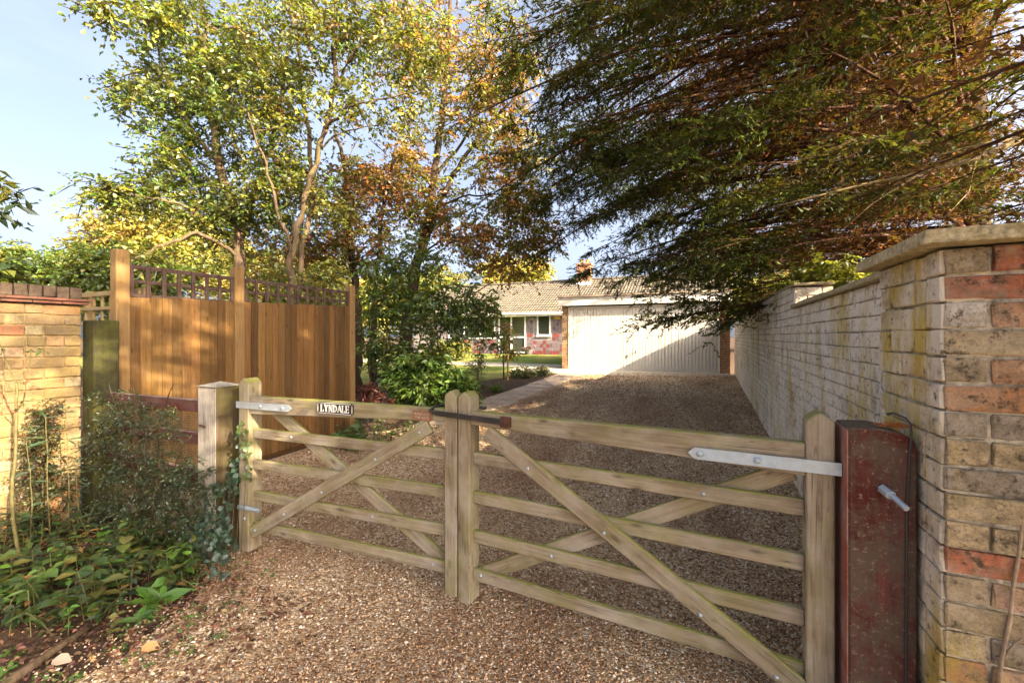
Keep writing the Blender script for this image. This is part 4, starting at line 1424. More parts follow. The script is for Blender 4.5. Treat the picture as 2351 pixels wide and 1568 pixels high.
def tree(name, label, cat, base, limbs, lobes, per, cols, n_per=28, spread=0.22, size=0.07, bark='bark', group=None, leaf='leaf', aspect=0.6, crown='crown', dens=1.9, sz=1.25):
    n_per = int(n_per * dens * 0.8); size = size * sz; per = [int(p * 1.6) for p in per]; spread = spread * 0.78
    t = thing(name, label, cat, tuple(base), group)
    sk = Skeleton()
    for i, (pts, r0, r1) in enumerate(limbs):
        sk.m = MB()
        sk.limb(pts, r0, r1)
        sk.m.build('trunk' if i == 0 else 'limb', bark, t, smooth=True)
    sk.m = MB()
    cen = lobes_centers(lobes, per)
    P = np.array(sk.P)
    dist = np.array([np.min(np.linalg.norm(P - c, axis=1)) for c in cen])
    for i in np.argsort(dist):
        sk.twig_to(cen[i])
    sk.m.build('twigs', bark, t, smooth=True)['kind'] = 'stuff'
    foliage(crown, t, cen, n_per, spread, size, cols, leaf, aspect)
    return t


# ------------------------------------------------------------------ trees behind the board fence
def gpt(x, y_, z, below=0.0):                       # ground point under a pixel column at depth z
    p = at(x, y_, z)
    return np.array([p[0], p[1], gz(p[0], p[1]) - below])


OLIVE = (0.19, 0.21, 0.028); GREEN = (0.105, 0.18, 0.024); LIME = (0.30, 0.32, 0.045); DKGREEN = (0.03, 0.05, 0.012)
RUSTL = (0.34, 0.125, 0.035); ORANGEL = (0.46, 0.20, 0.045); BROWNL = (0.24, 0.115, 0.035); YELLOWL = (0.55, 0.43, 0.09); FRESH = (0.12, 0.215, 0.035)

z = 8.2
tree('ivy_clad_tree', 'leafy green tree with ivy on its leaning trunk behind the fence trellis', 'tree', gpt(552, 900, z),
     [([gpt(556, 900, z), at(552, 640, z), at(540, 520, z), at(505, 380, z), at(480, 230, z), at(470, 60, z), at(440, -120, z)], 0.13, 0.03),
      ([at(505, 380, z), at(440, 300, z), at(390, 200, z - 0.4), at(360, 90, z - 0.6)], 0.05, 0.012),
      ([at(545, 560, z), at(600, 400, z + 0.3), at(640, 250, z + 0.4), at(670, 60, z + 0.3), at(690, -120, z)], 0.07, 0.02),
      ([at(548, 590, z), at(470, 540, z - 0.6), at(380, 560, z - 0.9), at(300, 600, z - 1.0)], 0.04, 0.02),
      ([at(470, 500, z - 0.3), at(400, 465, z - 0.8), at(310, 450, z - 1.0), at(215, 430, z - 1.1)], 0.022, 0.006)],
     [ell(440, 80, z, 130, 130, 1.1), ell(400, 250, z, 115, 120, 1.0), ell(430, 420, z, 85, 110, 0.9), ell(520, 500, z, 80, 110, 0.7), ell(570, 200, z + 0.2, 130, 200, 1.1), ell(620, 400, z, 90, 120, 0.8),
      ell(300, 215, z, 30, 28, 0.3), ell(240, 440, z - 1, 62, 22, 0.2), ell(340, 430, z - 0.8, 30, 55, 0.2), ell(235, 20, z - 1.5, 60, 30, 0.3), ell(360, 20, z - 1, 50, 30, 0.3), ell(400, 600, z - 0.8, 110, 40, 0.4)],
     [62, 52, 36, 30, 58, 30, 6, 12, 8, 7, 8, 8],
     [(GREEN, 3), (OLIVE, 3), (LIME, 1.6), (FRESH, 1.5), (DKGREEN, 0.7)], 30, 0.24, 0.072)
z = 7.5
tree('multi_stem_tree', 'tall thin multi stemmed tree with curving bare trunk rising behind the fence', 'tree', gpt(670, 900, z),
     [([gpt(664, 900, z), at(666, 640, z), at(690, 500, z), at(722, 390, z), at(750, 280, z), at(772, 195, z), at(815, 120, z), at(865, 70, z), at(905, 10, z), at(930, -100, z)], 0.066, 0.022),
      ([at(772, 195, z), at(765, 110, z + 0.1), at(772, 30, z + 0.2), at(775, -120, z + 0.2)], 0.045, 0.02),
      ([gpt(690, 900, z + 0.25), at(683, 640, z + 0.25), at(715, 470, z + 0.4), at(712, 330, z + 0.5), at(690, 180, z + 0.6), at(682, 0, z + 0.6), at(680, -120, z + 0.6)], 0.06, 0.02),
      ([at(672, 600, z), at(640, 480, z - 0.2), at(600, 350, z - 0.4), at(560, 250, z - 0.5)], 0.034, 0.012),
      ([at(745, 300, z), at(800, 250, z - 0.2), at(880, 225, z - 0.3), at(960, 210, z - 0.2)], 0.03, 0.008),
      ([at(735, 340, z), at(800, 300, z + 0.2), at(870, 290, z + 0.4)], 0.022, 0.006)],
     [ell(700, 60, z, 150, 120, 1.2), ell(860, 60, z, 130, 110, 1.2), ell(620, 220, z, 110, 110, 1.0), ell(660, 420, z + 0.3, 90, 110, 0.8), ell(830, 250, z, 110, 70, 0.8), ell(960, 130, z, 100, 120, 1.0), ell(760, 480, z + 0.4, 60, 70, 0.5),
      ell(700, 640, z, 110, 45, 0.6)],
     [52, 44, 38, 30, 18, 30, 9, 16],
     [(OLIVE, 4), (LIME, 2), (GREEN, 2), (BROWNL, 0.7)], 25, 0.25, 0.066)
z = 10.0
tree('copper_tree', 'dark copper leaved tree showing between the green trees above the fence', 'tree', gpt(820, 900, z),
     [([gpt(818, 900, z), at(822, 780, z), at(815, 650, z), at(800, 500, z), at(790, 380, z), at(770, 300, z)], 0.13, 0.03),
      ([gpt(858, 900, z + 0.3), at(856, 800, z + 0.3), at(862, 650, z + 0.3), at(880, 480, z + 0.3), at(910, 330, z + 0.3)], 0.10, 0.03),
      ([at(800, 520, z), at(740, 450, z), at(700, 380, z)], 0.04, 0.012)],
     [ell(800, 430, z, 100, 80, 1.0), ell(820, 540, z, 110, 70, 1.0), ell(730, 560, z, 80, 70, 0.8), ell(890, 420, z + 0.4, 80, 100, 0.9), ell(640, 560, z + 0.5, 90, 70, 0.8)],
     [50, 50, 28, 36, 22], [(BROWNL, 3), (RUSTL, 3), ((0.20, 0.15, 0.03), 2), (OLIVE, 3)], 26, 0.27, 0.075, 'bark_dark')
z = 11.0
tree('autumn_tree', 'forked tree with orange and rust autumn leaves in front of the bungalow', 'tree', gpt(925, 860, z),
     [([gpt(920, 900, z), at(928, 800, z), at(945, 680, z), at(962, 590, z), at(985, 500, z), at(995, 420, z), at(1008, 330, z), at(1022, 200, z), at(1030, 60, z), at(1035, -80, z)], 0.19, 0.03),
      ([at(975, 560, z), at(1020, 450, z), at(1060, 370, z), at(1115, 295, z), at(1180, 225, z - 0.2), at(1230, 150, z - 0.3)], 0.085, 0.015),
      ([at(1000, 400, z), at(1060, 330, z + 0.4), at(1120, 200, z + 0.5), at(1150, 60, z + 0.6)], 0.05, 0.012),
      ([at(990, 480, z), at(1060, 455, z - 0.4), at(1150, 450, z - 0.7), at(1240, 490, z - 0.8)], 0.035, 0.008),
      ([at(960, 590, z), at(1040, 545, z + 0.3), at(1130, 555, z), at(1220, 590, z)], 0.03, 0.008)],
     [ell(1000, 120, z, 130, 160, 1.4), ell(1120, 230, z, 110, 130, 1.3), ell(1170, 380, z, 100, 110, 1.2), ell(1190, 490, z, 95, 75, 1.0), ell(1090, 560, z, 110, 60, 1.0), ell(960, 380, z, 100, 130, 1.1), ell(1010, 470, z, 90, 80, 0.9), ell(1150, 120, z, 100, 120, 1.2), ell(1230, 560, z - 0.5, 60, 50, 0.5), ell(1190, 600, z - 0.5, 50, 40, 0.4)],
     [50, 52, 50, 36, 34, 40, 30, 34, 14, 9],
     [(ORANGEL, 3), (RUSTL, 2.2), ((0.26, 0.17, 0.04), 2), (OLIVE, 3.2), (LIME, 1)], 24, 0.29, 0.085, 'bark_dark')
z = 8.0
tree('leaning_shrub', 'fresh green shrub with slender leaning stems at the end of the board fence', 'shrub', gpt(900, 950, z),
     [([gpt(880, 960, z), at(930, 870, z), at(985, 800, z), at(1040, 720, z), at(1110, 660, z - 0.2), at(1170, 630, z - 0.3)], 0.028, 0.008),
      ([gpt(872, 960, z), at(885, 800, z), at(905, 690, z), at(915, 600, z)], 0.026, 0.008),
      ([gpt(910, 950, z), at(960, 800, z + 0.4), at(1000, 650, z + 0.5)], 0.022, 0.006),
      ([gpt(850, 950, z + 0.6), at(850, 760, z + 0.6), at(845, 640, z + 0.6)], 0.022, 0.006)],
     [ell(900, 660, z, 75, 80, 0.6), ell(980, 700, z, 90, 80, 0.6), ell(1060, 720, z, 70, 60, 0.5), ell(870, 780, z + 0.3, 55, 90, 0.5), ell(960, 820, z, 80, 60, 0.6), ell(1100, 690, z - 0.2, 50, 40, 0.4), ell(950, 590, z + 0.2, 70, 60, 0.5), ell(1120, 760, z + 1.5, 40, 40, 0.4)],
     [34, 38, 22, 26, 28, 12, 20, 8],
     [(FRESH, 4), (GREEN, 3), (OLIVE, 2.5), ((0.09, 0.17, 0.04), 1.2)], 20, 0.17, 0.085, 'stem_green', aspect=0.42)
z = 7.3
tree('evergreen_shrub', 'low glossy evergreen shrub behind the gate next to the paved path', 'shrub', gpt(980, 935, z),
     [([gpt(960, 930, z), at(965, 880, z), at(950, 830, z)], 0.03, 0.008), ([gpt(1000, 930, z), at(1010, 880, z), at(1040, 850, z)], 0.03, 0.008), ([gpt(920, 930, z), at(900, 880, z), at(890, 840, z)], 0.02, 0.006)],
     [ell(920, 880, z, 45, 40, 0.4), ell(1000, 880, z, 70, 45, 0.5), ell(1050, 890, z - 0.2, 40, 40, 0.35), ell(960, 850, z, 50, 35, 0.4)], [35, 65, 30, 35],
     [(FRESH, 3), ((0.06, 0.10, 0.02), 2), (GREEN, 3), ((0.14, 0.22, 0.04), 1.5)], 22, 0.12, 0.10, 'stem_green', leaf='leaf_glossy', aspect=0.38)
z = 6.7
tree('red_maple', 'small dark red cut leaved maple bush at the foot of the fence end', 'shrub', gpt(845, 935, z),
     [([gpt(845, 945, z), at(846, 910, z), at(850, 885, z)], 0.015, 0.005)], [ell(845, 905, z, 38, 28, 0.25), ell(880, 925, z, 30, 15, 0.2)], [30, 12],
     [((0.17, 0.022, 0.018), 3), ((0.08, 0.015, 0.014), 2)], 22, 0.07, 0.055, 'stem_dark', aspect=0.35)

# ------------------------------------------------------------------ far trees and hedge
tree('garden_hedge', 'bright green garden hedge seen over the yellow brick wall', 'hedge', gpt(110, 900, 13),
     [([gpt(60, 900, 13), at(60, 640, 13)], 0.08, 0.03), ([gpt(200, 900, 13), at(200, 620, 13)], 0.08, 0.03)],
     [ell(20, 640, 13, 110, 85, 1.0), ell(130, 640, 13, 90, 80, 1.0), ell(230, 640, 12.5, 80, 90, 1.0), ell(-80, 640, 13, 80, 80, 1), ell(330, 640, 12, 90, 70, 0.8)], [130, 110, 100, 40, 70],
     [((0.10, 0.16, 0.02), 4), (FRESH, 2), (LIME, 2)], 34, 0.30, 0.09)
tree('golden_tree', 'broad golden yellow tree in sun behind the green hedge', 'tree', gpt(330, 900, 21),
     [([gpt(330, 900, 21), at(330, 640, 21), at(320, 560, 21)], 0.2, 0.06)],
     [ell(260, 575, 21, 95, 75, 2), ell(370, 540, 21, 110, 110, 2), ell(470, 590, 21, 110, 80, 2), ell(560, 620, 21, 90, 60, 2)], [120, 150, 110, 70],
     [(YELLOWL, 4), ((0.32, 0.22, 0.05), 2), (LIME, 2.5)], 30, 0.48, 0.16)
tree('lime_tree', 'pale lime green tree in sun seen between trunks above the fence trellis', 'tree', gpt(640, 900, 19),
     [([gpt(650, 900, 19), at(650, 640, 19)], 0.15, 0.05)], [ell(600, 640, 19, 110, 70, 2), ell(720, 650, 19, 110, 70, 2), ell(830, 690, 19, 90, 60, 2)], [90, 90, 60],
     [(LIME, 3), (YELLOWL, 2), (GREEN, 1)], 30, 0.45, 0.15)
tree('yellow_tree', 'round yellow green tree top rising behind the bungalow roof', 'tree', gpt(1185, 900, 38),
     [([gpt(1185, 900, 38), at(1185, 650, 38)], 0.25, 0.1)], [ell(1150, 625, 38, 50, 35, 2.5), ell(1215, 630, 38, 55, 40, 2.5)], [90, 100], [(LIME, 3), (YELLOWL, 3)], 30, 0.55, 0.22)
for i, (x, w, lab) in enumerate(((960, 120, 'far sunlit green trees seen low between the trunks'), (1750, 200, 'sunlit garden trees glimpsed under the conifer beyond the tall wall'))):
    zz = 36 if i == 0 else 26
    tree('garden_tree', lab, 'tree', gpt(x, 900, zz), [([gpt(x, 900, zz), at(x, 650, zz)], 0.25, 0.1)],
         [ell(x - w * 0.5, 680, zz, w * 0.6, 50, 2.5), ell(x + w * 0.4, 670, zz, w * 0.7, 60, 2.5)], [110, 120], [(LIME, 3), (GREEN, 3), (YELLOWL, 1)], 28, 0.6, 0.22)
tree('sunlit_shrub', 'bright yellow green shrub in sun just over the low wall coping', 'shrub', (1.9, 5.6, gz(0, 5.6)),
     [([(1.9, 5.6, gz(0, 5.6)), (1.9, 5.6, 1.2), (1.85, 5.6, 1.9)], 0.03, 0.01)], [ell(1915, 655, 4.8, 75, 70, 0.35), ell(1850, 690, 5.2, 50, 50, 0.3)], [45, 25],
     [((0.22, 0.25, 0.03), 3), (LIME, 2)], 24, 0.12, 0.06, 'stem_green')


# ------------------------------------------------------------------ conifers leaning over the drive
SHAFTS = [((-4.55, 1.60, 0.78), 0.26), ((-4.55, 1.28, 0.70), 0.28), ((-4.55, 1.0, 0.45), 0.26), ((-4.55, 1.5, 0.35), 0.22), ((-4.45, 1.85, 1.30), 0.10), ((-4.6, 2.7, 1.44), 0.15), ((-4.6, 2.72, 1.25), 0.12), ((-4.6, 2.42, 1.12), 0.16), ((-4.6, 2.52, 0.85), 0.14), ((-4.6, 3.9, 1.45), 0.08),
          ((-2.72, 1.88, 1.10), 0.17), ((-2.45, 1.88, 1.0), 0.14), ((-2.15, 1.89, 1.0), 0.14), ((-1.9, 1.9, 1.02), 0.12), ((-1.6, 1.91, 1.03), 0.09), ((-2.68, 1.9, 0.72), 0.13), ((-1.12, 2.0, 1.12), 0.05), ((-3.5, 1.92, 0.78), 0.11), ((-3.3, 1.92, 0.55), 0.08), ((-4.6, 2.05, 2.0), 0.07), ((-4.6, 3.1, 1.9), 0.07)]
_S = np.array(SUN_DIR)


def carve(P):  # crown gaps shaped along sun lines, so chosen spots catch sun patches
    keep = np.ones(len(P), bool)
    for c, r in SHAFTS:
        d = P - np.array(c)
        t = d @ _S
        dist = np.linalg.norm(d - t[:, None] * _S, axis=1)
        keep &= ~((t > 0.4) & (dist < r))
    return keep


def conifer(name, label, base, height, nb, reach, zrange, az0, az1, seed_tw, extra=None, frond=0.085, green=0.45, r0=0.22, dead=800, more=0, brown0=0.30):
    t = thing(name, label, 'conifer', tuple(base))
    base = np.array(base, float)
    tm = MB()
    tm.tube([base + np.array([0, 0, -0.1]), base + np.array([0.03, 0.05, height * 0.3]), base + np.array([0.0, 0.0, height * 0.65]), base + np.array([0, 0, height])], [r0, r0 * 0.8, r0 * 0.5, 0.03], 9)
    tm.build('trunk', 'bark_dark', t, smooth=True)
    tw = MB()
    FP, FD, FC, FL = [], [], [], []
    G1 = np.array((0.030, 0.046, 0.010)); G2 = np.array((0.060, 0.076, 0.014)); G3 = np.array((0.13, 0.18, 0.03)); B1 = np.array((0.085, 0.032, 0.013)); B2 = np.array((0.19, 0.07, 0.024))
    for b in range(nb + more):
        z0 = zrange[0] + (zrange[1] - zrange[0]) * ((b + RNG.random()) / nb)
        az = RNG.uniform(az0, az1)
        if b >= nb:                                 # unseen boughs over the street, added to shade gates and foreground
            z0 = RNG.uniform(1.9, 5.6 if b % 2 else 7.6); az = RNG.uniform(R(228), R(325))
        L = reach(z0, az) * RNG.uniform(0.78, 1.08)
        dr = np.array([math.cos(az), math.sin(az), 0])
        sd = np.array([-dr[1], dr[0], 0])
        rise = RNG.uniform(0.05, 0.22); droop = RNG.uniform(0.045, 0.075)
        pts = []
        wob = RNG.normal(0, 0.22, 2)
        for k in range(9):
            s = k / 8 * L
            pts.append(base * [1, 1, 0] + np.array([0, 0, z0 + rise * s - droop * s * s * 0.7]) + dr * s + sd * (wob[0] * s * 0.3 + wob[1] * math.sin(s)) * 0.5)
        pts = np.array(pts)
        rb = 0.012 + 0.006 * L
        bm_ = MB(); bm_.tube(list(pts), [rb * (1 - 0.9 * k / 8) for k in range(9)], 5, False)
        bm_.build('branch', 'bark_red', t, smooth=True)
        nt = int(6.5 * L)
        for q in range(nt):
            s = RNG.uniform(0.12, 1.0)
            i = min(int(s * 8), 7); f = s * 8 - i
            p = pts[i] * (1 - f) + pts[i + 1] * f
            d = unit(pts[i + 1] - pts[i])
            side = RNG.choice([-1, 1])
            td = unit(d * RNG.uniform(0.5, 1.0) + sd * side * RNG.uniform(0.35, 1.0) + UP * RNG.normal(-0.08, 0.22))
            tl = RNG.uniform(0.35, 0.95) * (1.1 - 0.5 * s)
            e = p + td * tl + np.array([0, 0, -0.16 * tl * tl + RNG.normal(0, 0.03)])
            mid = (p + e) / 2 + np.array([0, 0, 0.03 * tl]) + RNG.normal(0, 0.02, 3)
            if not carve(np.array([p, mid, e, (p + mid) / 2, (mid + e) / 2])).all():
                continue
            tw.tube([p, mid, e], [0.0045, 0.003, 0.0012], 3, False)
            inner = np.clip((s - (brown0 if b < nb else 0.3)) / 0.4, 0, 1)
            if RNG.random() > 0.12 + 0.88 * inner:
                nf = int(seed_tw * 0.42); brown = True
            else:
                nf = int(seed_tw * (0.45 + 0.55 * inner)); brown = RNG.random() > inner * 1.15 + 0.10
            ms = 7                                  # flat fans of scale leaves set along the twig
            nf = max(ms, nf // ms * ms)
            us = np.linspace(0.22, 1.0, ms)[:, None] + RNG.normal(0, 0.05, (ms, 1))
            so = np.where(us < 0.5, p + (mid - p) * (us * 2), mid + (e - mid) * (us * 2 - 1))
            tsd = unit(np.cross(td, UP + RNG.normal(0, 0.35, 3)))
            alt = np.where(np.arange(ms) % 2 == 0, 1.0, -1.0)[:, None]
            sdir = unit(td * RNG.uniform(0.5, 1.1, (ms, 1)) + tsd * alt * RNG.uniform(0.4, 1.1, (ms, 1)) + RNG.normal(0, 0.25, (ms, 3)) - UP * 0.12)
            slen = RNG.uniform(0.10, 0.24, (ms, 1)) * (0.7 + 0.5 * inner)
            snrm = unit(UP + RNG.normal(0, 0.5, (ms, 3)))
            ssd = unit(np.cross(sdir, snrm))
            k2 = nf // ms
            ii = np.repeat(np.arange(ms), k2)
            f2 = np.tile(np.linspace(0.05, 1.0, k2), ms)[:, None]
            a2 = np.where(np.arange(nf) % 2 == 0, 1.0, -1.0)[:, None]
            fd = unit(sdir[ii] * 0.8 + ssd[ii] * a2 * RNG.uniform(0.3, 1.0, (nf, 1)) + RNG.normal(0, 0.22, (nf, 3)))
            fp = so[ii] + sdir[ii] * slen[ii] * f2 - UP * (0.5 * (slen[ii] * f2) ** 2) + RNG.normal(0, 0.006, (nf, 3))
            if brown:
                c = B1 if RNG.random() < 0.65 else B2
            else:
                h = RNG.random()
                c = G1 if h < 0.5 else (G2 if h < 0.9 else G3)
                if RNG.random() > green + 0.4 * inner:
                    c = 0.55 * c + 0.45 * B1
            FP.append(fp); FD.append(fd); FC.append(np.repeat(c[None], nf, 0)); FL.append(RNG.uniform(0.6, 1.3, nf) * frond)
        for q in range(dead * 2 // nb):             # bare dead twigs inside
            s = RNG.uniform(0.05, 0.75)
            i = min(int(s * 8), 7)
            p = pts[i]
            td = unit(dr * RNG.uniform(0.1, 1) + RNG.normal(0, 0.55, 3) - UP * 0.15)
            l = RNG.uniform(0.25, 1.0)
            tw.tube([p, p + td * l * 0.5 + RNG.normal(0, 0.04, 3), p + td * l + np.array([0, 0, -0.12 * l]) + RNG.normal(0, 0.05, 3)], [0.0045, 0.003, 0.0012], 3, False)
    tw.build('twigs', 'bark_red', t)['kind'] = 'stuff'
    P = np.concatenate(FP); D = np.concatenate(FD); C = np.concatenate(FC); L = np.concatenate(FL)
    k = carve(P)
    if extra is not None:
        k &= extra(P)
    P, D, C, L = P[k], D[k], C[k], L[k]
    C = jitter_cols(C, len(C), 0.3, 0.10)
    N = unit(RNG.normal(0, 0.55, P.shape) + UP)
    me = leaves_mesh('crown', P, D, N, L, L * 0.40, C, shape='tri')
    link('crown', me, 'needle', t)
    return t


cA = conifer('overhanging_conifer', 'big dark conifer with brown inner twigs overhanging the drive and garage roof', (3.3, 8.0, gz(0, 8)), 9.0, 200,
             lambda z0, az: np.interp(z0, [2.0, 3.0, 5.0, 7.0, 8.0], [3.9, 4.9, 6.6, 7.3, 6.0]) * (1.0 if az < R(200) else 0.85), (2.0, 7.5), R(115), R(255), 104, frond=0.060, brown0=0.44)
cB = conifer('overhanging_conifer', 'near conifer with dead brown branches rising behind the brick pier', (4.1, 2.4, 0), 9.0, 240,
             lambda z0, az: np.interp(z0, [1.6, 3.0, 5.0, 7.4, 8.3], [2.9, 3.6, 3.5, 3.2, 2.4]), (2.3, 8.2), R(100), R(325), 92, frond=0.048, more=190, brown0=0.74)

# the pale bare limb that crosses in front of the needles
pl = MB()
lim = [at(2440, 275, 2.9), at(2351, 318, 2.9), at(2240, 365, 2.9), at(2110, 400, 3.0), at(1980, 425, 3.1), at(1860, 455, 3.2), at(1775, 475, 3.3)]
pl.tube(lim, [0.024, 0.022, 0.019, 0.015, 0.011, 0.007, 0.003], 8)
pl.tube([lim[1], at(2260, 330, 2.95), at(2160, 355, 3.0), at(2060, 420, 3.1), at(1990, 470, 3.2)], [0.013, 0.010, 0.007, 0.005, 0.002], 6)
pl.tube([lim[2], at(2225, 440, 2.85), at(2150, 520, 2.8)], [0.007, 0.004, 0.0015], 5)
pl.tube([lim[3], at(2000, 470, 2.9), at(1900, 560, 2.9)], [0.006, 0.004, 0.0015], 5)
pl.tube([np.array([4.05, 2.45, 3.0]), np.array([3.2, 3.3, 2.95]), lim[0]], [0.045, 0.034, 0.024], 8)
attach(pl.build('pale_limb', 'bark_pale', None, smooth=True), cB)


# ------------------------------------------------------------------ the planted bed in front of the wall
def tri_leaf_plant(name, label, cat, pts, n_leaves, length, width, cols, rise=0.6, mat='leaf_glossy', kind=None, stem=None, shape='oval', group=None, fold=0.18, spread=0.01):
    """Rosettes or stems of oval leaves at the given ground points."""
    pts = np.asarray(pts)
    k = len(pts)
    idx = np.repeat(np.arange(k), n_leaves)
    n = len(idx)
    a = RNG.uniform(0, 6.28, n)
    el = RNG.uniform(0.05, 1.0, n) * rise
    D = np.stack([np.cos(a), np.sin(a), el], 1)
    P = pts[idx] + RNG.normal(0, spread, (n, 3)) * [1, 1, 0.2]
    cs = np.array([c for c, w in cols]); ws = np.array([w for c, w in cols], float); ws /= ws.sum()
    C = jitter_cols(cs[RNG.choice(len(cs), k, p=ws)][idx], n, 0.2, 0.08)
    N = unit(UP + RNG.normal(0, 0.25, (n, 3)))
    L = length * RNG.uniform(0.55, 1.2, n)
    me = leaves_mesh(name, P, D, N, L, width / length * L * RNG.uniform(0.8, 1.2, n), C, fold, shape)
    o = link(name, me, mat)
    return tag(o, label, cat, group, kind)


def px_ground(x0, x1, y0, y1, n):
    return np.array([onG(RNG.uniform(x0, x1), RNG.uniform(y0, y1)) for _ in range(n)])


BEDG = (0.05, 0.09, 0.018); BEDB = (0.038, 0.068, 0.028); BEDY = (0.12, 0.125, 0.025); BEDF = (0.10, 0.22, 0.03)
# leafy ground cover: upright stems carrying pairs of long leaves
st = MB()
LP, LD, LN, LL, LW, LC = [], [], [], [], [], []
gc_pts = list(px_ground(-60, 330, 1215, 1330, 100)) + list(px_ground(-60, 300, 1330, 1430, 70)) + list(px_ground(250, 480, 1240, 1370, 60)) + list(px_ground(-40, 300, 1420, 1470, 12))
gc_pts += [np.array([RNG.uniform(-4.4, -3.1), RNG.uniform(-0.6, 0.95), 0.0]) for _ in range(60)]
for p in gc_pts:
    hgt = RNG.uniform(0.08, 0.24)
    lean = RNG.normal(0, 0.05, 2) + np.array([0.04, -0.03])
    top = p + np.array([lean[0], lean[1], hgt])
    mid = (p + top) / 2 + np.array([0, 0, 0.015])
    st.tube([p, mid, top], [0.0028, 0.0022, 0.0015], 4, False)
    npair = int(RNG.integers(3, 6))
    h = RNG.random()
    c0 = BEDG if h < 0.5 else (BEDB if h < 0.72 else (BEDY if h < 0.9 else BEDF))
    a0 = RNG.uniform(0, 6.28)
    lsz = RNG.choice([0.04, 0.06, 0.085, 0.105]); lar = RNG.choice([0.3, 0.42, 0.55, 0.75])
    for i in range(npair):
        f = 0.3 + 0.7 * i / (npair - 1)
        q = p + (top - p) * f
        for sgn in (0, math.pi):
            a = a0 + (i % 2) * 1.4 + sgn + RNG.normal(0, 0.25)
            LP.append(q); LD.append((math.cos(a), math.sin(a), RNG.uniform(-0.1, 0.45))); LN.append(UP + RNG.normal(0, 0.2, 3))
            l = lsz * RNG.uniform(0.7, 1.15) * (1.1 - 0.3 * f)
            LL.append(l); LW.append(l * lar * RNG.uniform(0.85, 1.15)); LC.append(np.array(c0) * RNG.uniform(0.6, 1.4) if RNG.random() > 0.05 else np.array((0.24, 0.13, 0.04)))
gcov = thing('ground_cover', 'leafy dark green ground cover filling the bed before the yellow wall', 'ground cover', (-3.3, 1.3, 0))
gcov['kind'] = 'stuff'
link('leaves', leaves_mesh('leaves', np.array(LP), np.array(LD), np.array(LN), LL, LW, jitter_cols(np.array(LC), len(LC), 0.12, 0.06), 0.16, 'oval'), 'leaf_glossy', gcov)
st.build('stems', 'stem_green', gcov)
tri_leaf_plant('low_weeds', 'small green weeds creeping along the edge of the gravel', 'weeds',
               list(px_ground(330, 480, 1390, 1440, 16)) + list(px_ground(250, 400, 1440, 1530, 18)) + list(px_ground(430, 560, 1390, 1420, 10)) + list(px_ground(405, 450, 1440, 1500, 8)) + list(px_ground(480, 520, 1460, 1480, 4))
               + list(px_ground(0, 60, 1480, 1560, 8)) + list(px_ground(90, 190, 1520, 1565, 10)) + list(px_ground(560, 640, 1290, 1330, 5)) + list(px_ground(500, 560, 1290, 1390, 10)),
               9, 0.028, 0.016, [(BEDF, 3), (BEDG, 2), ((0.11, 0.17, 0.03), 2)], 0.7, kind='stuff')
d0 = onG(362, 1385)
tri_leaf_plant('dock_plant', 'bright green dock rosette with broad upright leaves at the edge of the bed', 'plant', [d0] * 1, 16, 0.15, 0.06, [((0.085, 0.20, 0.025), 1)], 1.5, spread=0.012)
d1 = onG(320, 1425)
tri_leaf_plant('small_dock_plant', 'smaller green rosette in front of the bright dock', 'plant', [d1], 13, 0.085, 0.042, [((0.075, 0.17, 0.03), 1)], 0.8)

# cotoneaster sprawling over the red rails
def bushy(name, label, cat, base, stems, centers, n_per, spread, size, cols, mat='leaf_glossy', aspect=0.6, berries=0, smat='stem_dark'):
    t = thing(name, label, cat, tuple(base))
    sk = Skeleton()
    for pts, r0, r1 in stems:
        sk.m = MB(); sk.limb(pts, r0, r1, 5, 0.006, 4); sk.m.build('stem', smat, t, smooth=True)
    sk.m = MB()
    P = np.array(sk.P)
    dist = np.array([np.min(np.linalg.norm(P - c, axis=1)) for c in centers])
    for i in np.argsort(dist):
        sk.twig_to(centers[i])
    o = sk.m.build('twigs', smat, t); o['kind'] = 'stuff'
    foliage('foliage', t, centers, n_per, spread, size, cols, mat, aspect)
    if berries:
        m = MB()
        for i in range(berries):
            c = centers[int(RNG.integers(len(centers)))] + RNG.normal(0, spread, 3)
            r = 0.004
            m.add([c + np.array(d) * r for d in ((1, 0, 0), (-1, 0, 0), (0, 1, 0), (0, -1, 0), (0, 0, 1), (0, 0, -1))], [(0, 2, 4), (2, 1, 4), (1, 3, 4), (3, 0, 4), (2, 0, 5), (1, 2, 5), (3, 1, 5), (0, 3, 5)])
        o = m.build('berries', 'tile_red', t, smooth=True); o['kind'] = 'stuff'
    return t


def cpx(regions, Y0, Y1):
    out = []
    for (x, y_, rx, ry, n) in regions:
        for _ in range(n):
            a = RNG.uniform(0, 6.28); r = math.sqrt(RNG.random())
            out.append(onY(x + rx * r * math.cos(a), y_ + ry * r * math.sin(a), RNG.uniform(Y0, Y1)))
    return np.array(out)


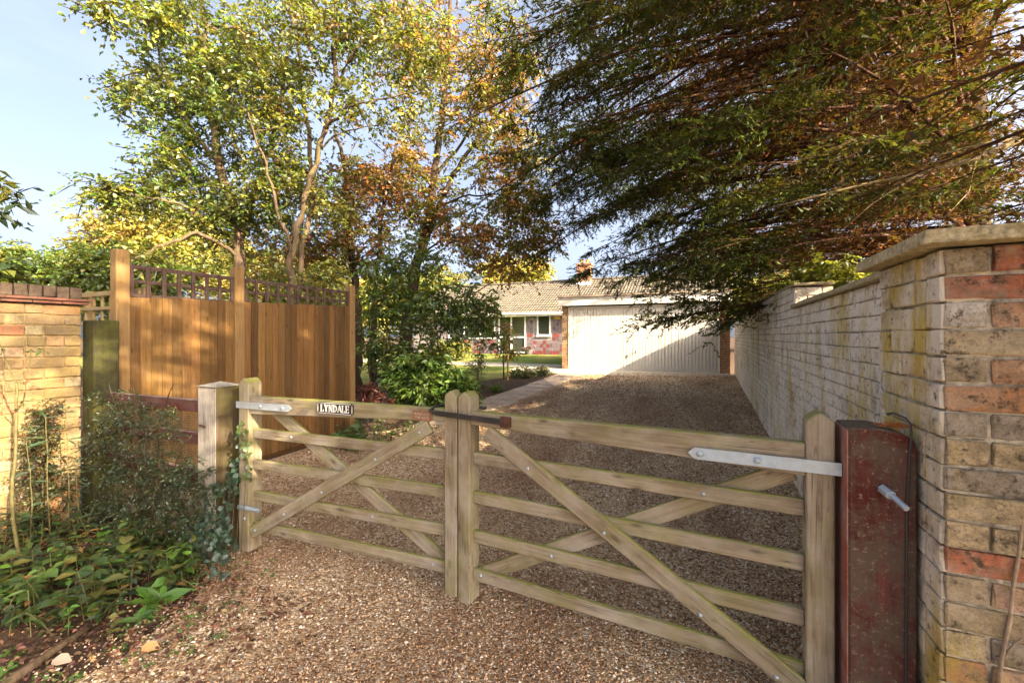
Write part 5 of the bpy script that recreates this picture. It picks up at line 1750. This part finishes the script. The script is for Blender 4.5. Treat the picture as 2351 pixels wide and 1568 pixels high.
b0 = np.array([-3.75, 1.80, 0])
stems = [([b0 + [0.1 * i, 0.02 * i, 0], onY(x1, y1_, 1.80), onY(x2, y2_, 1.76)], 0.009, 0.003) for i, (x1, y1_, x2, y2_) in enumerate(((300, 1050, 250, 880), (330, 1000, 300, 860), (360, 1000, 400, 880), (300, 1100, 220, 960), (400, 1080, 440, 1000), (380, 1120, 470, 1080), (330, 1130, 300, 960)))]
bushy('cotoneaster_shrub', 'sprawling small leaved dark shrub growing over the red rail fence', 'shrub', b0, stems,
      cpx([(260, 930, 60, 50, 40), (320, 1000, 80, 80, 70), (400, 1090, 90, 50, 60), (330, 1100, 100, 60, 70), (250, 1030, 50, 80, 40), (400, 960, 25, 40, 10), (460, 1110, 60, 40, 30), (210, 1130, 60, 60, 30), (300, 1180, 120, 50, 90), (420, 1190, 70, 50, 60)], 1.62, 1.86),
      26, 0.035, 0.019, [((0.03, 0.05, 0.018), 4), ((0.05, 0.07, 0.025), 3), (BEDY, 0.6), ((0.06, 0.10, 0.05), 1)], berries=40)
stems = [([np.array([-4.40, 1.3, 0]), onX(95, 1100, -4.42), onX(80, 1000, -4.44)], 0.008, 0.003), ([np.array([-4.38, 1.45, 0]), onX(110, 1050, -4.40), onX(130, 930, -4.44)], 0.008, 0.003)]
cc = []
for (x, y_, rx, ry, n) in ((90, 1000, 40, 60, 50), (85, 1090, 45, 60, 50), (120, 940, 30, 30, 16), (130, 1120, 40, 50, 24), (60, 1180, 50, 30, 20)):
    for _ in range(n):
        a = RNG.uniform(0, 6.28); r = math.sqrt(RNG.random())
        cc.append(onX(x + rx * r * math.cos(a), y_ + ry * r * math.sin(a), RNG.uniform(-4.50, -4.30)))
bushy('berry_shrub', 'dark berried shrub trained against the yellow brick wall', 'shrub', (-4.40, 1.38, 0), stems, np.array(cc), 24, 0.035, 0.022,
      [((0.035, 0.045, 0.016), 4), ((0.07, 0.075, 0.02), 2), ((0.12, 0.06, 0.02), 0.8)], berries=70)
# bare sapling
sp = thing('sapling', 'thin bare yellow stemmed sapling in front of the yellow brick wall', 'sapling', tuple(onX(40, 1235, -4.1)))
sk = Skeleton()
X_ = -4.05
sk.limb([np.array([onX(45, 1230, X_)[0], onX(45, 1230, X_)[1], 0.0]), onX(28, 1170, X_), onX(34, 1050, X_), onX(38, 930, X_), onX(39, 880, X_)], 0.011, 0.007, 7, 0.002)
sk.limb([onX(39, 880, X_), onX(22, 850, X_), onX(5, 800, X_), onX(-10, 770, X_)], 0.006, 0.002, 5, 0.002)
sk.limb([onX(39, 880, X_), onX(55, 865, X_), onX(68, 840, X_), onX(72, 800, X_)], 0.005, 0.002, 5, 0.002)
sk.limb([onX(36, 905, X_), onX(15, 880, X_), onX(-5, 865, X_)], 0.005, 0.002, 5, 0.002)
sk.m.build('stem', 'stem_green', sp, smooth=True)
foliage('foliage', sp, np.array([onX(60, 920, X_), onX(0, 790, X_), onX(72, 800, X_)]), 4, 0.03, 0.035, [(BEDG, 1)], 'leaf_glossy')
# long leaved stems by the wall
bl = thing('buddleia_shoots', 'upright shoots with long bluish leaves beside the green timber post', 'plant', tuple(onX(110, 1190, -4.2)))
sk = Skeleton(); cen = []
LPp, LDd = [], []
for (x, y_) in ((105, 960), (60, 1010), (150, 930), (170, 1060)):
    p0 = onX(x + 10, 1200, -4.2); p0[2] = 0
    p1 = onX(x, y_, -4.2)
    o_ = sk.limb([p0, (p0 + p1) / 2 + RNG.normal(0, 0.02, 3), p1], 0.005, 0.002, 5, 0.002)
    for q in o_[3:]:
        for s_ in (1, -1):
            LPp.append(q); a = RNG.uniform(0, 6.28); LDd.append((math.cos(a), math.sin(a), RNG.uniform(-0.2, 0.5)))
sk.m.build('stem', 'stem_green', bl, smooth=True)
n = len(LPp)
link('leaves', leaves_mesh('leaves', np.array(LPp), np.array(LDd), unit(UP + RNG.normal(0, 0.3, (n, 3))), RNG.uniform(0.07, 0.13, n), RNG.uniform(0.018, 0.03, n), jitter_cols((0.05, 0.085, 0.05), n, 0.2), 0.15, 'oval'), 'leaf_glossy', bl)

# ivy on the oak post
iv = thing('ivy', 'dark green ivy climbing the foot of the peeling white gate post', 'ivy', (-3.0, 1.78, 0))
cc = []
for (x, y_, rx, ry, n, Y) in ((500, 1165, 30, 70, 60, 1.775), (480, 1230, 45, 50, 60, 1.74), (530, 1120, 18, 40, 26, 1.84), (545, 1070, 10, 40, 16, 1.88), (450, 1260, 40, 40, 30, 1.70), (555, 1010, 8, 40, 10, 1.86), (520, 1250, 22, 40, 26, 1.76), (500, 1290, 25, 30, 14, 1.66)):
    for _ in range(n):
        a = RNG.uniform(0, 6.28); r = math.sqrt(RNG.random())
        cc.append(onY(x + rx * r * math.cos(a), y_ + ry * r * math.sin(a), Y + RNG.uniform(-0.03, 0.02)))
cc = np.array(cc); cc[:, 2] = np.maximum(cc[:, 2], 0.012)
n = len(cc) * 2
P = np.repeat(cc, 2, 0) + RNG.normal(0, 0.012, (n, 3))
D = unit(RNG.normal(0, 0.7, (n, 3)) + np.array([0.2, -0.3, -0.7]))
N = unit(RNG.normal(0, 0.35, (n, 3)) + np.array([0.35, -0.9, 0.45]))
L = RNG.uniform(0.022, 0.042, n)
link('leaves', leaves_mesh('leaves', P, D, N, L, L * 0.95, jitter_cols((0.028, 0.06, 0.028), n, 0.3, 0.1), 0.10, 'oval'), 'leaf_glossy', iv)
m = MB()
for k in range(7):
    x = 480 + 12 * k
    m.tube([onY(x, 1290, 1.75), onY(x + 6, 1200, 1.775), onY(x + 12, 1110, 1.80)], [0.003, 0.0025, 0.0015], 4, False)
m.build('stems', 'stem_dark', iv)
iv2 = thing('ivy_sprig', 'sunlit pale ivy sprig hanging on the gate heel post', 'ivy', (-2.74, 1.85, 0.75))
cc = np.array([GL.p(0.06 + RNG.normal(0, 0.022) + 0.05 * f, -0.012 - RNG.uniform(0, 0.03), 0.90 - 0.36 * f) for f in np.linspace(0, 1, 40)])
n = len(cc)
link('leaves', leaves_mesh('leaves', cc, unit(RNG.normal(0, 0.6, (n, 3)) + [0.2, 0, -0.8]), unit(RNG.normal(0, 0.4, (n, 3)) + [0.5, -0.8, 0.3]), RNG.uniform(0.022, 0.04, n), RNG.uniform(0.022, 0.036, n), jitter_cols((0.10, 0.16, 0.035), n, 0.2), 0.1, 'oval'), 'leaf', iv2)
m = MB(); m.tube([GL.p(0.05, -0.006, 0.92), GL.p(0.075, -0.012, 0.8), GL.p(0.10, -0.012, 0.65), GL.p(0.11, -0.010, 0.54)], 0.0018, 4); m.build('stems', 'stem_green', iv2)

# plants inside the gate at the fence foot
bushy('fence_foot_plant', 'bright broad leaved seedling at the foot of the board fence inside the gate', 'plant', tuple(onG(800, 1035)),
      [([onG(800, 1035), onG(800, 1035) + [0, 0, 0.15], onG(800, 1035) + [0.02, 0, 0.28]], 0.005, 0.003)], np.array([onG(800, 1035) + RNG.normal(0, 0.08, 3) * [1, 0.6, 0.6] + [0, 0, 0.2] for _ in range(8)]), 4, 0.05, 0.10,
      [((0.08, 0.17, 0.025), 1)], 'leaf', 0.8, smat='stem_green')
g0 = onG(900, 1020)
bushy('fence_foot_shrub', 'low leafy plants along the fence end inside the gate', 'plant', tuple(g0), [([g0, g0 + [0, 0, 0.2]], 0.006, 0.003)],
      np.array([onG(RNG.uniform(790, 960), RNG.uniform(985, 1035)) + [0, 0, RNG.uniform(0.02, 0.22)] for _ in range(70)]), 9, 0.06, 0.055, [(BEDG, 3), (BEDF, 3), ((0.09, 0.11, 0.08), 1)], 'leaf', 0.5, smat='stem_green')

# bed along the path: sapling on stakes, small shrubs, tuft
s0 = onG(1157, 872)
tree('staked_sapling', 'young bronze leaved sapling tied to two stakes beside the path', 'sapling', s0,
     [([s0, s0 + [0, 0, 0.9], s0 + [0.03, 0, 1.75]], 0.016, 0.006)], [ell(1160, 765, 12.6, 14, 26, 0.2), ell(1175, 815, 12.6, 16, 16, 0.2), ell(1150, 800, 12.6, 12, 16, 0.15)], [16, 10, 7], [(RUSTL, 2), (OLIVE, 2), (GREEN, 1)], 7, 0.09, 0.10, 'stem_dark', dens=1.2, aspect=0.4)
for i, (dx, h_, lab) in enumerate(((-0.04, 1.05, 'thin dark stake supporting the young sapling'), (0.10, 0.95, 'short orange timber stake supporting the young sapling'))):
    m = MB(); m.tube([s0 + [dx, 0.04, -0.05], s0 + [dx, 0.04, h_]], 0.022 if i else 0.012, 7)
    tag(m.build('stake', 'stake_wood' if i else 'stem_dark'), lab, 'stake')
b1 = onG(1205, 868)
tree('variegated_shrub', 'low rounded variegated shrub between the sapling and the garage corner', 'shrub', b1, [([b1, b1 + [0, 0, 0.3]], 0.02, 0.006)],
     [ell(1200, 855, 12.8, 34, 16, 0.4), ell(1240, 852, 13.2, 22, 14, 0.3)], [60, 30], [((0.10, 0.14, 0.03), 3), ((0.24, 0.24, 0.10), 2)], 14, 0.09, 0.06, 'stem_green', leaf='leaf', dens=1.3)
b2 = onG(1098, 890)
tree('sparse_shrub', 'sparse grey leaved shrub standing on the lawn edge left of the sapling', 'shrub', b2, [([b2, b2 + [0, 0, 0.5], b2 + [0.05, 0, 1.0]], 0.014, 0.005)],
     [ell(1095, 850, 11, 25, 45, 0.3)], [45], [((0.12, 0.15, 0.07), 3), ((0.2, 0.22, 0.12), 1)], 8, 0.09, 0.05, 'stem_green', dens=1.2)
tri_leaf_plant('grass_tuft', 'bright green tuft of strap leaves in the bed beside the path', 'plant', [onG(1140, 900) + RNG.normal(0, 0.06, 3) * [1, 1, 0] for _ in range(5)], 22, 0.28, 0.022, [((0.10, 0.22, 0.03), 1)], 2.0, mat='leaf')
b3 = onG(1040, 812)
tree('lawn_shrub', 'bright lime shrub on the sunny lawn before the bungalow window', 'shrub', b3, [([b3, b3 + [0, 0, 0.5]], 0.03, 0.01)], [ell(1030, 800, 20, 50, 18, 0.8)], [70], [(LIME, 3), ((0.3, 0.3, 0.12), 1)], 18, 0.2, 0.12, 'stem_green', dens=1.2)
fp_ = thing('flower_pot', 'dark pot of pink flowers standing by the white french door', 'flower pot', tuple(onG(1213, 812)))
fb = onY(1213, 812, 22.1); fb[2] = gz(0, 22.1)
m = MB(); m.tube([fb, fb + [0, 0, 0.12], fb + [0, 0, 0.30]], [0.16, 0.21, 0.24], 12); m.build('pot', 'pot', fp_)
foliage('flowers', fp_, np.array([fb + [0, 0, 0.38] + RNG.normal(0, 0.1, 3) * [1.3, 1.3, 0.7] for _ in range(30)]), 12, 0.06, 0.06, [((0.35, 0.13, 0.25), 3), (GREEN, 1)], 'leaf', 0.9)

# laurel tips reaching in from the near wall
b4 = np.array([-5.15, 0.9, 0.0])
lobes = [ell(-70, 450, 3.1, 75, 60, 0.25), ell(-30, 625, 3.3, 60, 30, 0.2), ell(-120, 560, 3.2, 70, 100, 0.3)]
tree('laurel', 'dark laurel reaching over the top of the yellow brick wall', 'shrub', b4, [([b4, b4 + [0, 0, 1.2], b4 + [0.05, 0.1, 2.3]], 0.03, 0.012)], lobes, [14, 12, 20], [((0.05, 0.08, 0.02), 3), (OLIVE, 1)], 7, 0.09, 0.10, 'stem_dark', leaf='leaf_glossy', aspect=0.42, dens=1.3, sz=1.0)

# ------------------------------------------------------------------ leaf litter, twigs and a fallen branch
def litter(name, label, regions, size, cols, n_flat=0.25):
    P = []
    for (x0, x1, y0, y1, n) in regions:
        q = np.stack([RNG.uniform(x0, x1, n), RNG.uniform(y0, y1, n), np.zeros(n)], 1)
        P.append(q)
    P = np.concatenate(P)
    P[:, 2] = np.interp(P[:, 1], _GY, _GZ) + RNG.uniform(0.006, 0.022, len(P))
    n = len(P)
    a = RNG.uniform(0, 6.28, n)
    D = np.stack([np.cos(a), np.sin(a), RNG.normal(0, 0.2, n)], 1)
    N = unit(UP + RNG.normal(0, n_flat, (n, 3)))
    L = size * RNG.uniform(0.5, 1.4, n)
    cs = np.array([c for c, w in cols]); ws = np.array([w for c, w in cols], float); ws /= ws.sum()
    C = jitter_cols(cs[RNG.choice(len(cs), n, p=ws)], n, 0.3, 0.1)
    o = link(name, leaves_mesh(name, P, D, N, L, L * 0.62, C, 0.2, 'oval'), 'dead_leaf')
    return tag(o, label, 'leaf litter', kind='stuff')


litter('leaf_litter', 'brown fallen leaves and bark scattered over the bed and gravel edge', [(-4.5, -2.45, 0.2, 1.8, 2600), (-2.9, -1.9, 0.3, 1.7, 1100), (-1.9, 0.5, 0.6, 1.9, 120), (-4.5, -3.6, 2.2, 4.6, 160), (-5.6, -4.1, 5, 13, 500), (-3.6, 0.7, 2.2, 8, 260), (0.45, 0.72, 2.3, 9, 140)],
       0.026, [((0.16, 0.075, 0.045), 3), ((0.09, 0.045, 0.03), 3), ((0.30, 0.17, 0.09), 1.4), ((0.17, 0.06, 0.035), 0.4)])
for (x, y_, c, lab) in ((325, 1495, (0.5, 0.28, 0.11), 'large pale orange fallen leaf on the soil of the bed'), (120, 1525, (0.45, 0.34, 0.24), 'large curled beige fallen leaf beside the fallen branch')):
    p = onG(x, y_) + [0, 0, 0.02]
    me = leaves_mesh('fallen_leaf', np.array([p]), np.array([[1, 0.4, 0.1]]), np.array([[0.1, -0.4, 1.0]]), [0.085], [0.055], np.array([c]), 0.15, 'oval')
    tag(link('fallen_leaf', me, 'dead_leaf'), lab, 'leaf')
m = MB()
m.tube([onG(10, 1580) + [0, 0, 0.015], onG(80, 1535) + [0, 0, 0.02], onG(150, 1485) + [0, 0, 0.022], onG(210, 1445) + [0, 0, 0.015]], [0.022, 0.020, 0.016, 0.010], 9)
tag(m.build('fallen_branch', 'bark', smooth=True), 'grey fallen branch lying on the soil in the near corner', 'branch')
m = MB()
for i in range(160):
    p = np.array([RNG.uniform(-4.4, -2.0), RNG.uniform(0.3, 1.75), 0.012]); a = RNG.uniform(0, 6.28); l = RNG.uniform(0.03, 0.12)
    m.tube([p, p + np.array([math.cos(a) * l, math.sin(a) * l, RNG.uniform(0, 0.02)])], 0.0015, 3, False)
tag(m.build('fallen_twigs', 'bark_red'), 'thin reddish twigs littered over the soil of the bed', 'twigs', kind='stuff')
